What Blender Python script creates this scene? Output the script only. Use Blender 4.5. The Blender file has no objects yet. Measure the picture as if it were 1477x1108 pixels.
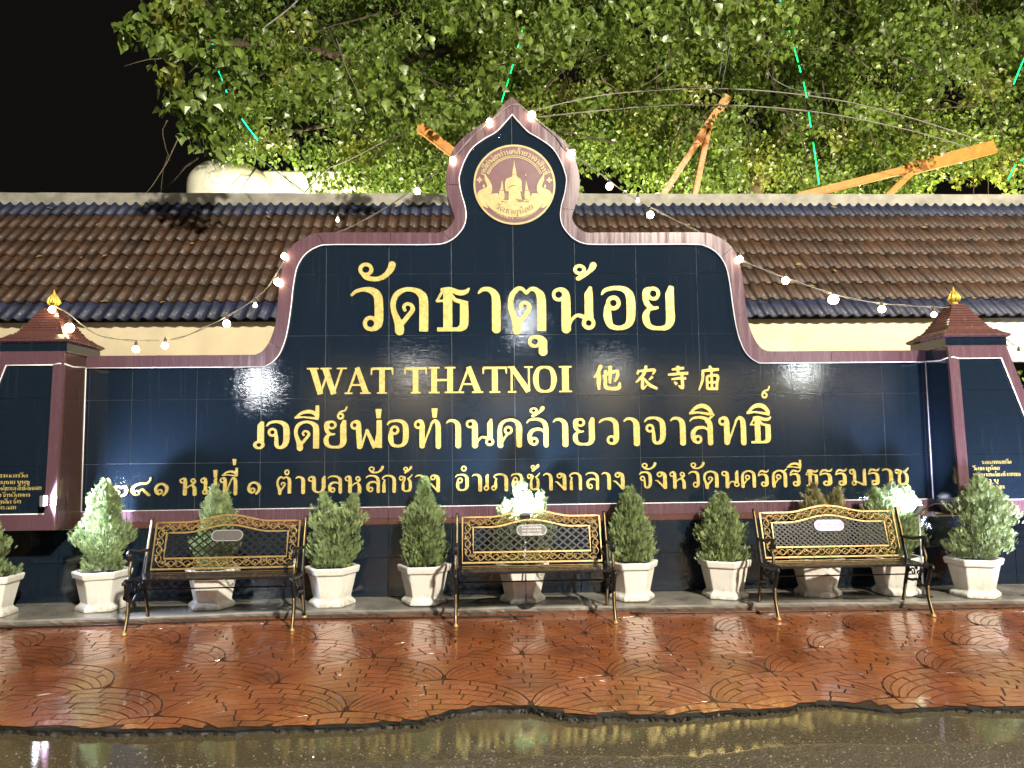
import bpy, bmesh, math, random
import numpy as np
from mathutils import Vector, Matrix
R_ = math.radians
sc = bpy.context.scene
COL = sc.collection
rnd = random.Random(7)

# ---------------------------------------------------------------- camera
CAM = Vector((0, -6.9, 1.42))
FPX = 1074.0
yaw, pitch, roll = R_(2.27855), R_(4.52493), R_(-0.66340)
cy_, sy_, cp_, sp_, cr_, sr_ = math.cos(yaw), math.sin(yaw), math.cos(pitch), math.sin(pitch), math.cos(roll), math.sin(roll)
Fv = Vector((sy_*cp_, cy_*cp_, sp_)); Rt = Vector((cy_, -sy_, 0)); Up = Rt.cross(Fv)
Rv = Rt*cr_ + Up*sr_; Uv = Up*cr_ - Rt*sr_
cd = bpy.data.cameras.new('camera'); cam = bpy.data.objects.new('camera', cd); COL.objects.link(cam)
cd.sensor_width = 36; cd.lens = FPX/1477*36; cd.clip_start = 0.05; cd.clip_end = 400
M = Matrix((Rv, Uv, -Fv)).transposed().to_4x4(); M.translation = CAM
cam.matrix_world = M; sc.camera = cam

# ---------------------------------------------------------------- night sky
w = bpy.data.worlds.new('World'); sc.world = w; w.use_nodes = True
w.node_tree.nodes['Background'].inputs[0].default_value = (0.020, 0.018, 0.016, 1)
w.node_tree.nodes['Background'].inputs[1].default_value = 0.22
sc.view_settings.view_transform = 'Standard'; sc.view_settings.look = 'None'
sc.view_settings.exposure = 0.30; sc.view_settings.gamma = 1.0
sc.cycles.max_bounces = 6; sc.cycles.caustics_reflective = False; sc.cycles.caustics_refractive = False
sc.cycles.sample_clamp_indirect = 6
try: sc.cycles.use_denoising = True
except Exception: pass

# lamp power settings (W): the lamps themselves are built with their fixtures further down
STREET = [  # x, y, z, watts, colour, tube length
    (-5.6, -12.0, 3.0, 42, (0.93, 0.96, 1.0), .07),
    (1.1, -13.0, 4.7, 26, (0.86, 0.93, 1.0), .06),
    (8.2, -12.0, 3.3, 22, (0.9, 1.0, 0.95), .05),
    (7.0, -17.0, 12.0, 7600, (1.0, 0.91, 0.74), 0.6),
    (10.8, -3.6, 5.6, 650, (1.0, 0.88, 0.66), 0.4)]
COMPOUND = [  # x, y, z, tx, ty, tz, watts, colour : floodlights inside the compound aimed up at the tree
    (-2.6, 7.4, 3.4, -4.0, 9.6, 9.0, 700, (1.0, 0.93, 0.62)),
    (3.2, 7.6, 3.6, 3.0, 11.5, 10.5, 1050, (1.0, 0.90, 0.58)),
    (-5.4, 6.6, 5.9, -5.0, 9.6, 6.3, 42, (1.0, 0.95, 0.80)),
    (9.6, 7.6, 3.6, 8.2, 11.5, 10.0, 1150, (1.0, 0.86, 0.5))]
FLOOD = [  # spots on the pavement: x, y, z, aim, watts
    (-3.66, -0.50, 0.985, (-2.7, -0.25, 1.0), 62, (0.72, 0.80, 1.0)),
    (0.35, -0.53, 0.80, (0.31, -0.18, 1.25), 46, (0.80, 0.92, 1.0)),
    (3.80, -0.47, 0.80, (3.62, -0.10, 1.12), 40, (0.70, 0.76, 1.0)),
    (4.75, -1.15, 0.50, (4.6, -0.35, 1.3), 26, (0.75, 0.78, 1.0))]

# ---------------------------------------------------------------- helpers
def ray(px, py):
    return Fv + Rv*((px-738.5)/FPX) - Uv*((py-554.0)/FPX)
def P(px, py, Y=0.0):
    v = ray(px, py); return CAM + v*((Y-CAM.y)/v.y)
def G(px, py, z=0.0):
    v = ray(px, py); return CAM + v*((z-CAM.z)/v.z)

def tag(o, label=None, cat=None, group=None, kind=None):
    if label: o['label'] = label
    if cat: o['category'] = cat
    if group: o['group'] = group
    if kind: o['kind'] = kind
    return o
def empty(name, loc=(0, 0, 0), rz=0):
    o = bpy.data.objects.new(name, None); COL.objects.link(o)
    o.location = loc; o.rotation_euler = (0, 0, rz); o.empty_display_size = 0.1
    return o
def link(name, me, parent=None, loc=None):
    o = bpy.data.objects.new(name, me); COL.objects.link(o)
    if parent is not None: o.parent = parent
    if loc is not None: o.location = loc
    return o
def copy_tree(o, parent=None):
    c = o.copy(); COL.objects.link(c); c.parent = parent
    for ch in list(o.children): copy_tree(ch, c)
    return c

class MB:
    def __init__(s): s.v = []; s.f = []; s.mi = []; s.m = 0; s.sm = False; s.smf = []
    def add(s, vs, fs):
        b = len(s.v); s.v += [tuple(q) for q in vs]
        for f in fs: s.f.append([b+i for i in f]); s.mi.append(s.m); s.smf.append(s.sm)
        return s
    def box(s, x0, x1, y0, y1, z0, z1):
        return s.add([(x0,y0,z0),(x1,y0,z0),(x1,y1,z0),(x0,y1,z0),(x0,y0,z1),(x1,y0,z1),(x1,y1,z1),(x0,y1,z1)],
                     [(0,3,2,1),(4,5,6,7),(0,1,5,4),(1,2,6,5),(2,3,7,6),(3,0,4,7)])
    def obox(s, c, ax, ay, az):   # centre and half axes
        c = Vector(c); ax = Vector(ax); ay = Vector(ay); az = Vector(az); vs = []
        for k in (-1, 1):
            for i, j in ((-1,-1),(1,-1),(1,1),(-1,1)): vs.append(c+ax*i+ay*j+az*k)
        return s.add(vs, [(0,3,2,1),(4,5,6,7),(0,1,5,4),(1,2,6,5),(2,3,7,6),(3,0,4,7)])
    def bar(s, a, b, wx, wz, up=(0, 0, 1)):
        a = Vector(a); b = Vector(b); d = (b-a); L = d.length; d = d/L; up = Vector(up)
        if abs(d.dot(up)) > .98: up = Vector((1, 0, 0))
        x = d.cross(up).normalized(); z = x.cross(d)
        return s.obox((a+b)/2, x*wx/2, d*L/2, z*wz/2)
    def tube(s, pts, r, n=8, cap=True):
        pts = [Vector(p) for p in pts]; N = len(pts); b = len(s.v)
        rs = r if isinstance(r, (list, tuple)) else [r]*N
        prev = None; vs = []; fs = []
        for i, p in enumerate(pts):
            t = (pts[min(i+1, N-1)]-pts[max(i-1, 0)])
            t = t.normalized() if t.length > 1e-9 else Vector((0, 0, 1))
            if prev is None:
                u = t.cross(Vector((0, 0, 1)));
                if u.length < .05: u = t.cross(Vector((1, 0, 0)))
            else: u = prev - t*prev.dot(t)
            u.normalize(); prev = u; w_ = t.cross(u)
            for k in range(n):
                a = 2*math.pi*k/n; vs.append(p+(u*math.cos(a)+w_*math.sin(a))*rs[i])
        for i in range(N-1):
            for k in range(n):
                k2 = (k+1) % n; fs.append((i*n+k, i*n+k2, (i+1)*n+k2, (i+1)*n+k))
        if cap: fs.append(tuple(range(n))[::-1]); fs.append(tuple((N-1)*n+k for k in range(n)))
        return s.add(vs, fs)
    def lathe(s, prof, c=(0, 0, 0), n=16, rot=0.0, sx=1, sy=1):
        vs = []; fs = []
        for r, z in prof:
            for k in range(n):
                a = 2*math.pi*k/n+rot; vs.append((c[0]+r*math.cos(a)*sx, c[1]+r*math.sin(a)*sy, c[2]+z))
        for i in range(len(prof)-1):
            for k in range(n):
                k2 = (k+1) % n; fs.append((i*n+k, i*n+k2, (i+1)*n+k2, (i+1)*n+k))
        fs.append(tuple(range(n))[::-1]); fs.append(tuple((len(prof)-1)*n+k for k in range(n)))
        return s.add(vs, fs)
    def prism(s, poly, y0, y1):   # poly in x,z ; extruded in y (y0 front)
        n = len(poly)
        A = sum(poly[i][0]*poly[(i+1) % n][1]-poly[(i+1) % n][0]*poly[i][1] for i in range(n))
        if A < 0: poly = poly[::-1]
        vs = [(x, y0, z) for x, z in poly]+[(x, y1, z) for x, z in poly]
        fs = [tuple(range(n)), tuple(range(2*n-1, n-1, -1))]
        for i in range(n): j = (i+1) % n; fs.append((i, i+n, j+n, j))
        return s.add(vs, fs)
    def mesh(s, name, mats):
        me = bpy.data.meshes.new(name); me.from_pydata(s.v, [], s.f)
        for m in (mats if isinstance(mats, (list, tuple)) else [mats]): me.materials.append(m)
        me.polygons.foreach_set('material_index', s.mi); me.polygons.foreach_set('use_smooth', s.smf); me.update()
        return me
    def build(s, name, mats, parent=None, loc=None, bevel=0):
        me = s.mesh(name, mats)
        if bevel:
            bm = bmesh.new(); bm.from_mesh(me)
            bmesh.ops.remove_doubles(bm, verts=bm.verts, dist=1e-6)
            es = [e for e in bm.edges if len(e.link_faces) == 2 and e.calc_face_angle(0) > .5]
            bmesh.ops.bevel(bm, geom=es, offset=bevel, segments=2, affect='EDGES', clamp_overlap=True)
            bm.to_mesh(me); bm.free()
        return link(name, me, parent, loc)

def catmull(pts, k=6, closed=False):
    pts = [np.array(p, float) for p in pts]; n = len(pts); out = []
    if n < 3: return [tuple(p) for p in pts]
    rng = range(n if closed else n-1)
    for i in rng:
        g = (lambda j: pts[j % n]) if closed else (lambda j: pts[max(0, min(n-1, j))])
        p0, p1, p2, p3 = g(i-1), g(i), g(i+1), g(i+2)
        for s in range(k):
            t = s/k
            out.append(tuple(.5*((2*p1)+(-p0+p2)*t+(2*p0-5*p1+4*p2-p3)*t*t+(-p0+3*p1-3*p2+p3)*t**3)))
    if not closed: out.append(tuple(pts[-1]))
    return out

# ---------------------------------------------------------------- materials
def nt(name):
    m = bpy.data.materials.new(name); m.use_nodes = True; t = m.node_tree
    return m, t, t.nodes['Principled BSDF']
def node(t, typ, **kw):
    n = t.nodes.new(typ)
    for k, v in kw.items():
        if isinstance(k, str) and k.startswith('i_'): n.inputs[int(k[2:])].default_value = v
        else: setattr(n, k, v)
    return n
def coords(t, scale=(1, 1, 1), obj=True):
    # object coordinates
    tc = node(t, 'ShaderNodeNewGeometry'); mp = node(t, 'ShaderNodeMapping'); mp.inputs['Scale'].default_value = scale
    t.links.new(tc.outputs['Position'], mp.inputs['Vector']); return mp.outputs[0]
def noise(t, vec, scale, detail=4, rough=.55, dist=0):
    n = node(t, 'ShaderNodeTexNoise'); n.inputs['Scale'].default_value = scale; n.inputs['Detail'].default_value = detail
    n.inputs['Roughness'].default_value = rough; n.inputs['Distortion'].default_value = dist
    t.links.new(vec, n.inputs['Vector']); return n.outputs['Fac']
def ramp(t, fac, stops):
    n = node(t, 'ShaderNodeValToRGB'); e = n.color_ramp.elements
    while len(e) < len(stops): e.new(.5)
    for i, (p, c) in enumerate(stops):
        e[i].position = p; e[i].color = (c, c, c, 1) if isinstance(c, (int, float)) else (*c, 1)
    t.links.new(fac, n.inputs[0]); return n.outputs[0]
def mapr(t, v, a, b, c, d):
    n = node(t, 'ShaderNodeMapRange'); t.links.new(v, n.inputs[0])
    for i, q in enumerate((a, b, c, d)): n.inputs[i+1].default_value = q
    return n.outputs[0]
def bump(t, h, strength, dist, bsdf, prev=None):
    n = node(t, 'ShaderNodeBump'); n.inputs['Strength'].default_value = strength; n.inputs['Distance'].default_value = dist
    t.links.new(h, n.inputs['Height'])
    if prev is not None: t.links.new(prev, n.inputs['Normal'])
    if bsdf is not None: t.links.new(n.outputs[0], bsdf.inputs['Normal'])
    return n.outputs[0]
def mixc(t, fac, a, b):
    n = node(t, 'ShaderNodeMix'); n.data_type = 'RGBA'
    if isinstance(fac, (int, float)): n.inputs[0].default_value = fac
    else: t.links.new(fac, n.inputs[0])
    for i, q in ((6, a), (7, b)):
        if isinstance(q, tuple): n.inputs[i].default_value = (*q, 1)
        else: t.links.new(q, n.inputs[i])
    return n.outputs[2]

def simple(name, col, rough=.5, metal=0.0, var=.25, scale=8, bumps=.0, spec=.5, coat=0.0, stretch=(1, 1, 1), detail=5):
    m, t, b = nt(name); v = coords(t, stretch); n = noise(t, v, scale, detail)
    c2 = tuple(min(1, c*(1+var)) for c in col); c1 = tuple(c*(1-var) for c in col)
    t.links.new(ramp(t, n, [(.3, c1), (.7, c2)]), b.inputs['Base Color'])
    n2 = noise(t, v, scale*2.3, 3)
    t.links.new(mapr(t, n2, .3, .7, max(.02, rough*.75), min(1, rough*1.25)), b.inputs['Roughness'])
    b.inputs['Metallic'].default_value = metal; b.inputs['Specular IOR Level'].default_value = spec
    b.inputs['Coat Weight'].default_value = coat
    if bumps: bump(t, noise(t, v, scale*6, 4), bumps, .002, b)
    return m
def emis(name, col, st):
    m, t, b = nt(name); b.inputs['Base Color'].default_value = (*col, 1)
    b.inputs['Emission Color'].default_value = (*col, 1); b.inputs['Emission Strength'].default_value = st
    return m

def polished(name, c1, c2, rough, speck, run=1.0):
    # polished granite wet with rain: fine speckle, vertical water runs, dried drip marks
    m, t, b = nt(name); v = coords(t); vs = coords(t, (1, 1, .045)); vd = coords(t, (1, 1, .12))
    sp = noise(t, v, 330, 2, .6)
    base = ramp(t, sp, [(.35, c1), (.6, c2), (.74, speck)])
    run1 = noise(t, vs, 26, 5, .65)
    runm = ramp(t, run1, [(.55, 0.0), (.78, 1.0)])
    big = noise(t, v, 1.3, 3); dust = node(t, 'ShaderNodeMath', operation='MULTIPLY')
    t.links.new(runm, dust.inputs[0]); t.links.new(mapr(t, big, .35, .65, .0, .24*run), dust.inputs[1])
    t.links.new(mixc(t, dust.outputs[0], base, tuple(min(1, q*2.2+.03) for q in c2)), b.inputs['Base Color'])
    t.links.new(mapr(t, run1, .3, .75, rough*.6, rough*2.1), b.inputs['Roughness'])
    n0 = bump(t, noise(t, coords(t, (.02, 1, 1)), 420, 2, .5), .22*run, .0006, None)
    n1 = bump(t, noise(t, vd, 34, 4, .6), .012*run, .0012, None, n0)
    dr = node(t, 'ShaderNodeTexVoronoi'); dr.inputs['Scale'].default_value = 90
    t.links.new(coords(t, (1, 1, .6)), dr.inputs['Vector'])
    drops = ramp(t, dr.outputs['Distance'], [(.0, 1.0), (.16, 0.0)])
    wet = ramp(t, noise(t, v, 2.6, 3), [(.52, 0.0), (.64, 1.0)])
    dm = node(t, 'ShaderNodeMath', operation='MULTIPLY'); t.links.new(drops, dm.inputs[0]); t.links.new(wet, dm.inputs[1])
    bump(t, dm.outputs[0], .35*run, .002, b, n1)
    b.inputs['Specular IOR Level'].default_value = .62
    return m

MT = {}
MT['navy'] = polished('navy_granite', (.0052, .0100, .0180), (.0082, .0152, .0270), .030, (.03, .045, .075))
MT['plum'] = polished('plum_granite', (.072, .036, .048), (.112, .058, .078), .20, (.20, .13, .17), .12)
MT['plumdark'] = polished('plum_granite_cap', (.070, .030, .028), (.105, .046, .040), .16, (.2, .1, .1), .25)
MT['flank'] = polished('brown_granite', (.035, .018, .015), (.055, .028, .023), .16, (.1, .06, .05), .3)
MT['grout'] = simple('grout', (.13, .15, .18), .6, var=.35, scale=9)
MT['white_bead'] = simple('white_bead', (.86, .84, .88), .35, var=.10, scale=14)
MT['gold_letter'] = simple('gold_letter', (.60, .48, .16), .28, .30, var=.16, scale=12)
MT['gold_emblem'] = simple('gold_emblem', (.36, .29, .12), .42, .1, var=.16, scale=22)
MT['emblem_ground'] = simple('emblem_ground', (.105, .032, .042), .45, var=.14, scale=18)
MT['emblem_engrave'] = simple('emblem_engraving', (.16, .10, .04), .5)
MT['finial'] = simple('gold_paint', (.75, .52, .09), .3, .35, var=.12)
MT['plaster'] = simple('cream_plaster', (.62, .53, .36), .8, var=.12, scale=2.2, bumps=.25)
MT['white_wall'] = simple('white_wall', (.70, .72, .70), .8, var=.06, scale=2)
MT['concrete'] = simple('grey_concrete', (.30, .29, .25), .8, var=.28, scale=5, bumps=.5)
MT['pot'] = simple('white_pot', (.66, .66, .63), .5, var=.12, scale=7, bumps=.2)
def pot_mat():
    m, t, b = nt('stained_white_pot'); v = coords(t)
    sx = node(t, 'ShaderNodeSeparateXYZ'); t.links.new(v, sx.inputs[0])
    low = mapr(t, sx.outputs[2], .06, .20, .62, .0); n = noise(t, v, 14, 5, .7); n3 = noise(t, coords(t, (1, 1, .15)), 40, 3)
    ad = node(t, 'ShaderNodeMath', operation='MULTIPLY'); t.links.new(low, ad.inputs[0]); t.links.new(ramp(t, n, [(.38, 0.0), (.6, 1.0)]), ad.inputs[1])
    ad2 = node(t, 'ShaderNodeMath', operation='ADD'); t.links.new(ad.outputs[0], ad2.inputs[0]); t.links.new(ramp(t, n3, [(.55, 0.0), (.8, .28)]), ad2.inputs[1])
    t.links.new(mixc(t, ad2.outputs[0], (.70, .70, .66), (.22, .17, .12)), b.inputs['Base Color']); b.inputs['Roughness'].default_value = .42
    bump(t, noise(t, v, 60, 4), .2, .002, b); return m
MT['pot'] = pot_mat()
MT['soil'] = simple('soil', (.035, .024, .015), .9, var=.4, scale=30, bumps=.8)
MT['iron'] = simple('black_iron', (.008, .008, .008), .42, .0, var=.3, scale=30, bumps=.35, spec=.35)
MT['brass'] = simple('brushed_brass_edge', (.34, .23, .085), .36, .35, var=.22, scale=35, bumps=.3)
MT['wood_slat'] = simple('dark_slat', (.012, .010, .014), .16, var=.3, scale=20, spec=.7)
MT['plaque_grey'] = simple('plaque_grey', (.10, .095, .095), .5, .1, var=.15, scale=40)
MT['plaque_pale'] = simple('plaque_pale', (.30, .28, .46), .5, .0, var=.10, scale=40)
MT['plaque_text'] = simple('plaque_text', (.62, .60, .58), .35, .2)
MT['steel_orange'] = simple('orange_painted_steel', (.55, .22, .035), .45, var=.22, scale=9, bumps=.2)
MT['steel'] = simple('galvanised_steel', (.42, .43, .46), .35, .8, var=.15)
MT['cable'] = simple('cable', (.10, .11, .10), .4, var=.3)
MT['cable_pale'] = simple('pale_cable', (.20, .19, .165), .4, var=.3)
MT['dark_cable'] = simple('dark_cable', (.012, .012, .012), .4)
MT['bark'] = simple('bark', (.055, .040, .024), .85, var=.45, scale=7, bumps=.9, stretch=(1, 1, .3))
MT['dome'] = simple('pale_render', (.76, .72, .56), .75, var=.06, scale=2)
MT['stub'] = simple('lamp_holder', (.05, .04, .03), .5)
MT['bulb'] = emis('warm_bulb', (1.0, .80, .46), 40)
MT['bulb_dim'] = emis('pale_bulb', (1.0, .88, .62), 9)
MT['led'] = emis('green_led', (.0, 1.0, .20), 3.0)
MT['led2'] = emis('teal_led', (.0, .95, .45), 2.6)
MT['tube'] = emis('lamp_tube', (1.0, .96, .90), 60)
MT['flood_lens'] = emis('flood_lens', (.86, .92, 1.0), 22)
MT['fixture'] = simple('fixture_grey', (.12, .12, .12), .5)

def roof_mat(name, c1, c2, rough, moss):
    m, t, b = nt(name); v = coords(t)
    oi = node(t, 'ShaderNodeObjectInfo')
    n = noise(t, v, 3.0, 6, .6); n2 = noise(t, v, 30, 4)
    c = ramp(t, n, [(.3, c1), (.62, c2)])
    c = mixc(t, ramp(t, n2, [(.55, 0.0), (.72, .5)]), c, moss)
    cell = node(t, 'ShaderNodeTexWhiteNoise'); cell.noise_dimensions = '3D'
    sn = node(t, 'ShaderNodeVectorMath', operation='SNAP'); sn.inputs[1].default_value = (.16, .34, .27); t.links.new(v, sn.inputs[0])
    t.links.new(sn.outputs[0], cell.inputs['Vector'])
    hs = node(t, 'ShaderNodeHueSaturation'); t.links.new(mapr(t, cell.outputs['Value'], 0, 1, .72, 1.3), hs.inputs['Value']); t.links.new(c, hs.inputs['Color'])
    t.links.new(hs.outputs[0], b.inputs['Base Color'])
    t.links.new(mapr(t, n2, .3, .7, rough*.7, rough*1.4), b.inputs['Roughness'])
    bump(t, n2, .5, .003, b)
    return m
MT['tile_brown'] = roof_mat('brown_roof_tile', (.023, .0108, .0055), (.052, .024, .0120), .55, (.05, .045, .03))
MT['tile_blue'] = roof_mat('blue_roof_tile', (.008, .012, .032), (.016, .022, .056), .55, (.05, .05, .06))

def paver_mat():
    m, t, b = nt('wet_terracotta_concrete'); v = coords(t)
    n = noise(t, v, 2.2, 5, .6); n2 = noise(t, v, 45, 5, .65); n3 = noise(t, v, .8, 3)
    c = ramp(t, n, [(.28, (.13, .038, .014)), (.5, (.26, .080, .026)), (.75, (.36, .120, .038))])
    c = mixc(t, ramp(t, n2, [(.52, 0.0), (.75, .45)]), c, (.10, .035, .02))
    t.links.new(c, b.inputs['Base Color'])
    r = mapr(t, noise(t, v, 5, 5, .65), .3, .7, .06, .30)
    t.links.new(r, b.inputs['Roughness'])
    n1 = bump(t, n2, .6, .003, None)
    n1b = bump(t, noise(t, v, 9, 3), .35, .010, None, n1)
    bump(t, noise(t, v, 160, 3), .12, .001, b, n1b)
    b.inputs['Specular IOR Level'].default_value = .55
    b.inputs['Coat Weight'].default_value = .6; b.inputs['Coat Roughness'].default_value = .07
    return m
MT['paver'] = paver_mat()
MT['paver_bed'] = simple('joint_bed', (.034, .014, .008), .35, var=.4, scale=20, bumps=.5)
MT['broken'] = simple('broken_concrete_edge', (.012, .011, .009), .6, var=.5, scale=25, bumps=1.0)
MT['sole'] = simple('wet_platform_concrete', (.20, .19, .17), .22, var=.4, scale=3.5, bumps=.4)

def asphalt_mat():
    m, t, b = nt('wet_asphalt'); v = coords(t)
    n = noise(t, v, 1.4, 4); n2 = noise(t, v, 85, 5, .75); vo = node(t, 'ShaderNodeTexVoronoi'); vo.inputs['Scale'].default_value = 95
    t.links.new(v, vo.inputs['Vector'])
    c = ramp(t, n2, [(.35, (.042, .034, .019)), (.6, (.100, .082, .048)), (.74, (.22, .19, .13))])
    t.links.new(c, b.inputs['Base Color'])
    # puddle mask along the pavement edge and in hollows
    sx = node(t, 'ShaderNodeSeparateXYZ'); t.links.new(v, sx.inputs[0])
    near = mapr(t, sx.outputs[1], -3.50, -3.18, -.12, 1.3)
    ad = node(t, 'ShaderNodeMath', operation='ADD'); t.links.new(near, ad.inputs[0]); t.links.new(mapr(t, n, .3, .7, -.35, .35), ad.inputs[1])
    pud = ramp(t, ad.outputs[0], [(.38, 0.0), (.62, 1.0)])
    t.links.new(mapr(t, pud, 0, 1, .24, .04), b.inputs['Roughness'])
    inv = mapr(t, pud, 0, 1, 1.0, .008)
    bn = node(t, 'ShaderNodeBump'); bn.inputs['Distance'].default_value = .012
    t.links.new(inv, bn.inputs['Strength'])
    mx = node(t, 'ShaderNodeMath', operation='ADD'); t.links.new(n2, mx.inputs[0]); t.links.new(vo.outputs['Distance'], mx.inputs[1])
    t.links.new(mx.outputs[0], bn.inputs['Height']); t.links.new(bn.outputs[0], b.inputs['Normal'])
    b.inputs['Specular IOR Level'].default_value = .6
    return m
MT['asphalt'] = asphalt_mat()
MT['grit'] = simple('wet_grit', (.15, .14, .11), .15, var=.5, scale=60)

def leaf_mat(name, a, bcol, rough=.36, trans=.25):
    m, t, b = nt(name); v = coords(t)
    n = noise(t, v, 1.1, 4); n2 = noise(t, v, 11, 2, .5)
    c = ramp(t, n, [(.3, a), (.7, bcol)])
    hs = node(t, 'ShaderNodeHueSaturation'); t.links.new(mapr(t, n2, .3, .7, .42, 1.65), hs.inputs['Value']); t.links.new(c, hs.inputs['Color'])
    t.links.new(hs.outputs[0], b.inputs['Base Color']); b.inputs['Roughness'].default_value = rough
    b.inputs['Specular IOR Level'].default_value = .6
    tr = node(t, 'ShaderNodeBsdfTranslucent'); t.links.new(hs.outputs[0], tr.inputs[0])
    mx = node(t, 'ShaderNodeMixShader'); mx.inputs[0].default_value = trans
    t.links.new(b.outputs[0], mx.inputs[1]); t.links.new(tr.outputs[0], mx.inputs[2])
    t.links.new(mx.outputs[0], t.nodes['Material Output'].inputs[0])
    return m
MT['leaf'] = leaf_mat('bodhi_leaf', (.084, .136, .022), (.165, .245, .046))
MT['leaf_y'] = leaf_mat('young_bodhi_leaf', (.14, .17, .03), (.20, .23, .04))
MT['conifer'] = leaf_mat('conifer_sprig', (.18, .25, .10), (.30, .38, .18), .5, .28)
MT['conifer_w'] = leaf_mat('conifer_sprig_brown', (.22, .20, .075), (.30, .28, .12), .5, .28)
# ---------------------------------------------------------------- letter shapes (strokes in a 180 unit em)
def S(*p): return ('s', p)
def L(*p): return ('l', p)
def O(x, y, r, h): return ('o', (x, y, r, h))
def fromimg(x0, base, items):
    out = []
    for k, p in items:
        if k == 'o': out.append((k, (p[0]-x0, base-p[1], p[2], p[3])))
        else: out.append((k, tuple((q[0]-x0, base-q[1], q[2]) for q in p)))
    return out
GL = {}
GL['ว'] = fromimg(70, 363, [S((76,216,9),(95,199,14),(125,191,16),(160,195,26),(184,215,34),(190,250,35),(190,320,35),(180,345,24),(160,355,14)), O(156,329,31,15)])
GL['ด'] = fromimg(236, 363, [S((374,363,37),(374,240,37),(362,210,30),(335,194,20),(300,191,17),(265,208,22),(248,240,22),(249,275,22),(262,310,28),(272,335,36),(274,363,38)), S((280,335,20),(305,305,18),(328,275,18),(322,255,15),(303,250,13),(291,262,13),(297,277,14))])
GL['ธ'] = fromimg(423, 363, [S((446,193,12),(480,191,18),(520,205,22),(548,202,18),(563,186,6)), L((455,196,12),(428,241,9)), L((425,240,9),(480,237,9)), L((474,200,37),(474,356,37)), L((484,208,12),(505,236,16),(557,250,18)), S((541,250,34),(541,325,35),(534,345,30),(515,355,16)), L((430,355,16),(530,355,16))])
GL['า'] = fromimg(597, 363, [S((600,209,7),(618,193,16),(645,192,20),(668,210,30),(675,240,36),(675,300,36),(675,363,36))])
GL['ต'] = fromimg(722, 363, [S((862,363,36),(862,235,36),(850,205,26),(832,191,18),(815,193,14),(800,210,12)), S((800,210,12),(785,192,14),(765,190,18),(742,215,22),(734,250,22),(740,285,24),(755,320,32),(760,340,36),(760,363,36)), S((765,335,20),(790,305,18),(812,270,18),(806,252,15),(788,247,13),(776,258,13),(781,272,14))])
GL['ุ'] = fromimg(803, 465, [S((832,392,14),(852,395,18),(866,412,32),(866,435,34),(866,465,36)), O(832,414,28,14)])
GL['น'] = fromimg(905, 363, [S((933,191,12),(955,197,18),(962,225,36),(962,300,38),(962,363,38)), L((972,345,10),(985,318,12)), S((975,345,10),(985,320,12),(1010,300,14),(1045,312,20)), L((1066,182,12),(1057,215,34),(1057,320,36)), O(933,215,28,14), O(1055,332,28,12)])
GL['้'] = fromimg(995, 157, [O(1022,108,26,11), S((1014,153,22),(1035,140,18),(1060,118,18),(1074,98,26),(1078,83,26)), L((1036,122,12),(1016,152,16))])
GL['ั'] = fromimg(103, 158, [O(134,108,31,15), S((118,125,14),(138,145,20),(180,151,20),(215,135,22),(238,105,28),(244,83,30))])
GL['อ'] = fromimg(1108, 363, [S((1111,216,8),(1128,196,16),(1175,188,18),(1213,198,26),(1232,230,36),(1232,310,36),(1215,343,24),(1180,353,18),(1147,343,24),(1135,310,34),(1135,275,30),(1142,248,20)), O(1160,250,31,14)])
GL['ย'] = fromimg(1277, 363, [O(1325,212,29,14), S((1312,190,14),(1293,202,22),(1292,235,24),(1303,260,22),(1325,271,12),(1343,270,12)), S((1338,272,12),(1308,277,16),(1292,300,28),(1295,330,28),(1312,350,20),(1345,355,16),(1378,350,24),(1394,322,36),(1394,270,36),(1394,212,36)), L((1394,215,36),(1402,181,20))])
GL['เ'] = [L((46,178,14),(37,152,32),(37,30,32)), O(29,28,28,12)]
GL['จ'] = [S((5,148,8),(25,170,16),(70,176,18),(108,162,28),(124,130,36),(124,55,36),(110,20,28),(82,9,18),(66,26,24),(64,70,22),(62,100,14)), O(40,108,29,13)]
GL['ี'] = [S((6,14,10),(42,42,18),(88,54,22),(128,44,24),(152,16,20)), L((2,16,14),(60,20,10),(156,8,16)), L((148,92,22),(146,20,28))]
GL['ิ'] = [S((6,14,10),(42,42,18),(82,54,22),(124,44,24),(152,14,20)), L((2,16,14),(60,20,10),(156,8,16))]
GL['์'] = [O(26,25,23,9), S((14,42,12),(32,56,12),(54,62,12),(66,88,8))]
GL['่'] = [L((17,60,32),(17,2,20))]
GL['พ'] = [S((32,176,12),(52,168,24),(56,145,36),(60,80,36),(66,0,36)), L((76,2,12),(114,122,13)), L((112,118,22),(168,0,30)), L((164,2,12),(196,140,14)), L((197,180,36),(197,0,38)), O(30,148,29,13)]
GL['ท'] = [S((32,176,12),(52,168,24),(58,140,36),(58,80,38),(58,0,38)), L((68,10,12),(128,160,14)), S((118,146,14),(146,172,20),(168,150,34),(172,100,37),(172,50,37),(172,0,38)), O(30,148,29,13)]
GL['ค'] = [S((150,0,37),(150,60,37),(150,125,37),(136,156,28),(104,172,18),(66,168,18),(34,145,24),(24,105,28),(26,60,34),(28,0,38)), S((40,30,14),(60,62,14),(80,84,16)), O(80,105,29,13)]
GL['ล'] = [S((5,150,8),(25,170,14),(75,176,18),(118,163,26),(140,130,36),(142,60,36),(142,0,37)), S((132,85,12),(105,108,18),(55,106,22),(28,80,30),(25,50,32),(32,22,22),(55,6,12)), O(58,31,29,12)]
GL['ส'] = GL['ล']+[L((112,140,10),(140,168,16),(172,196,14))]
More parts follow.
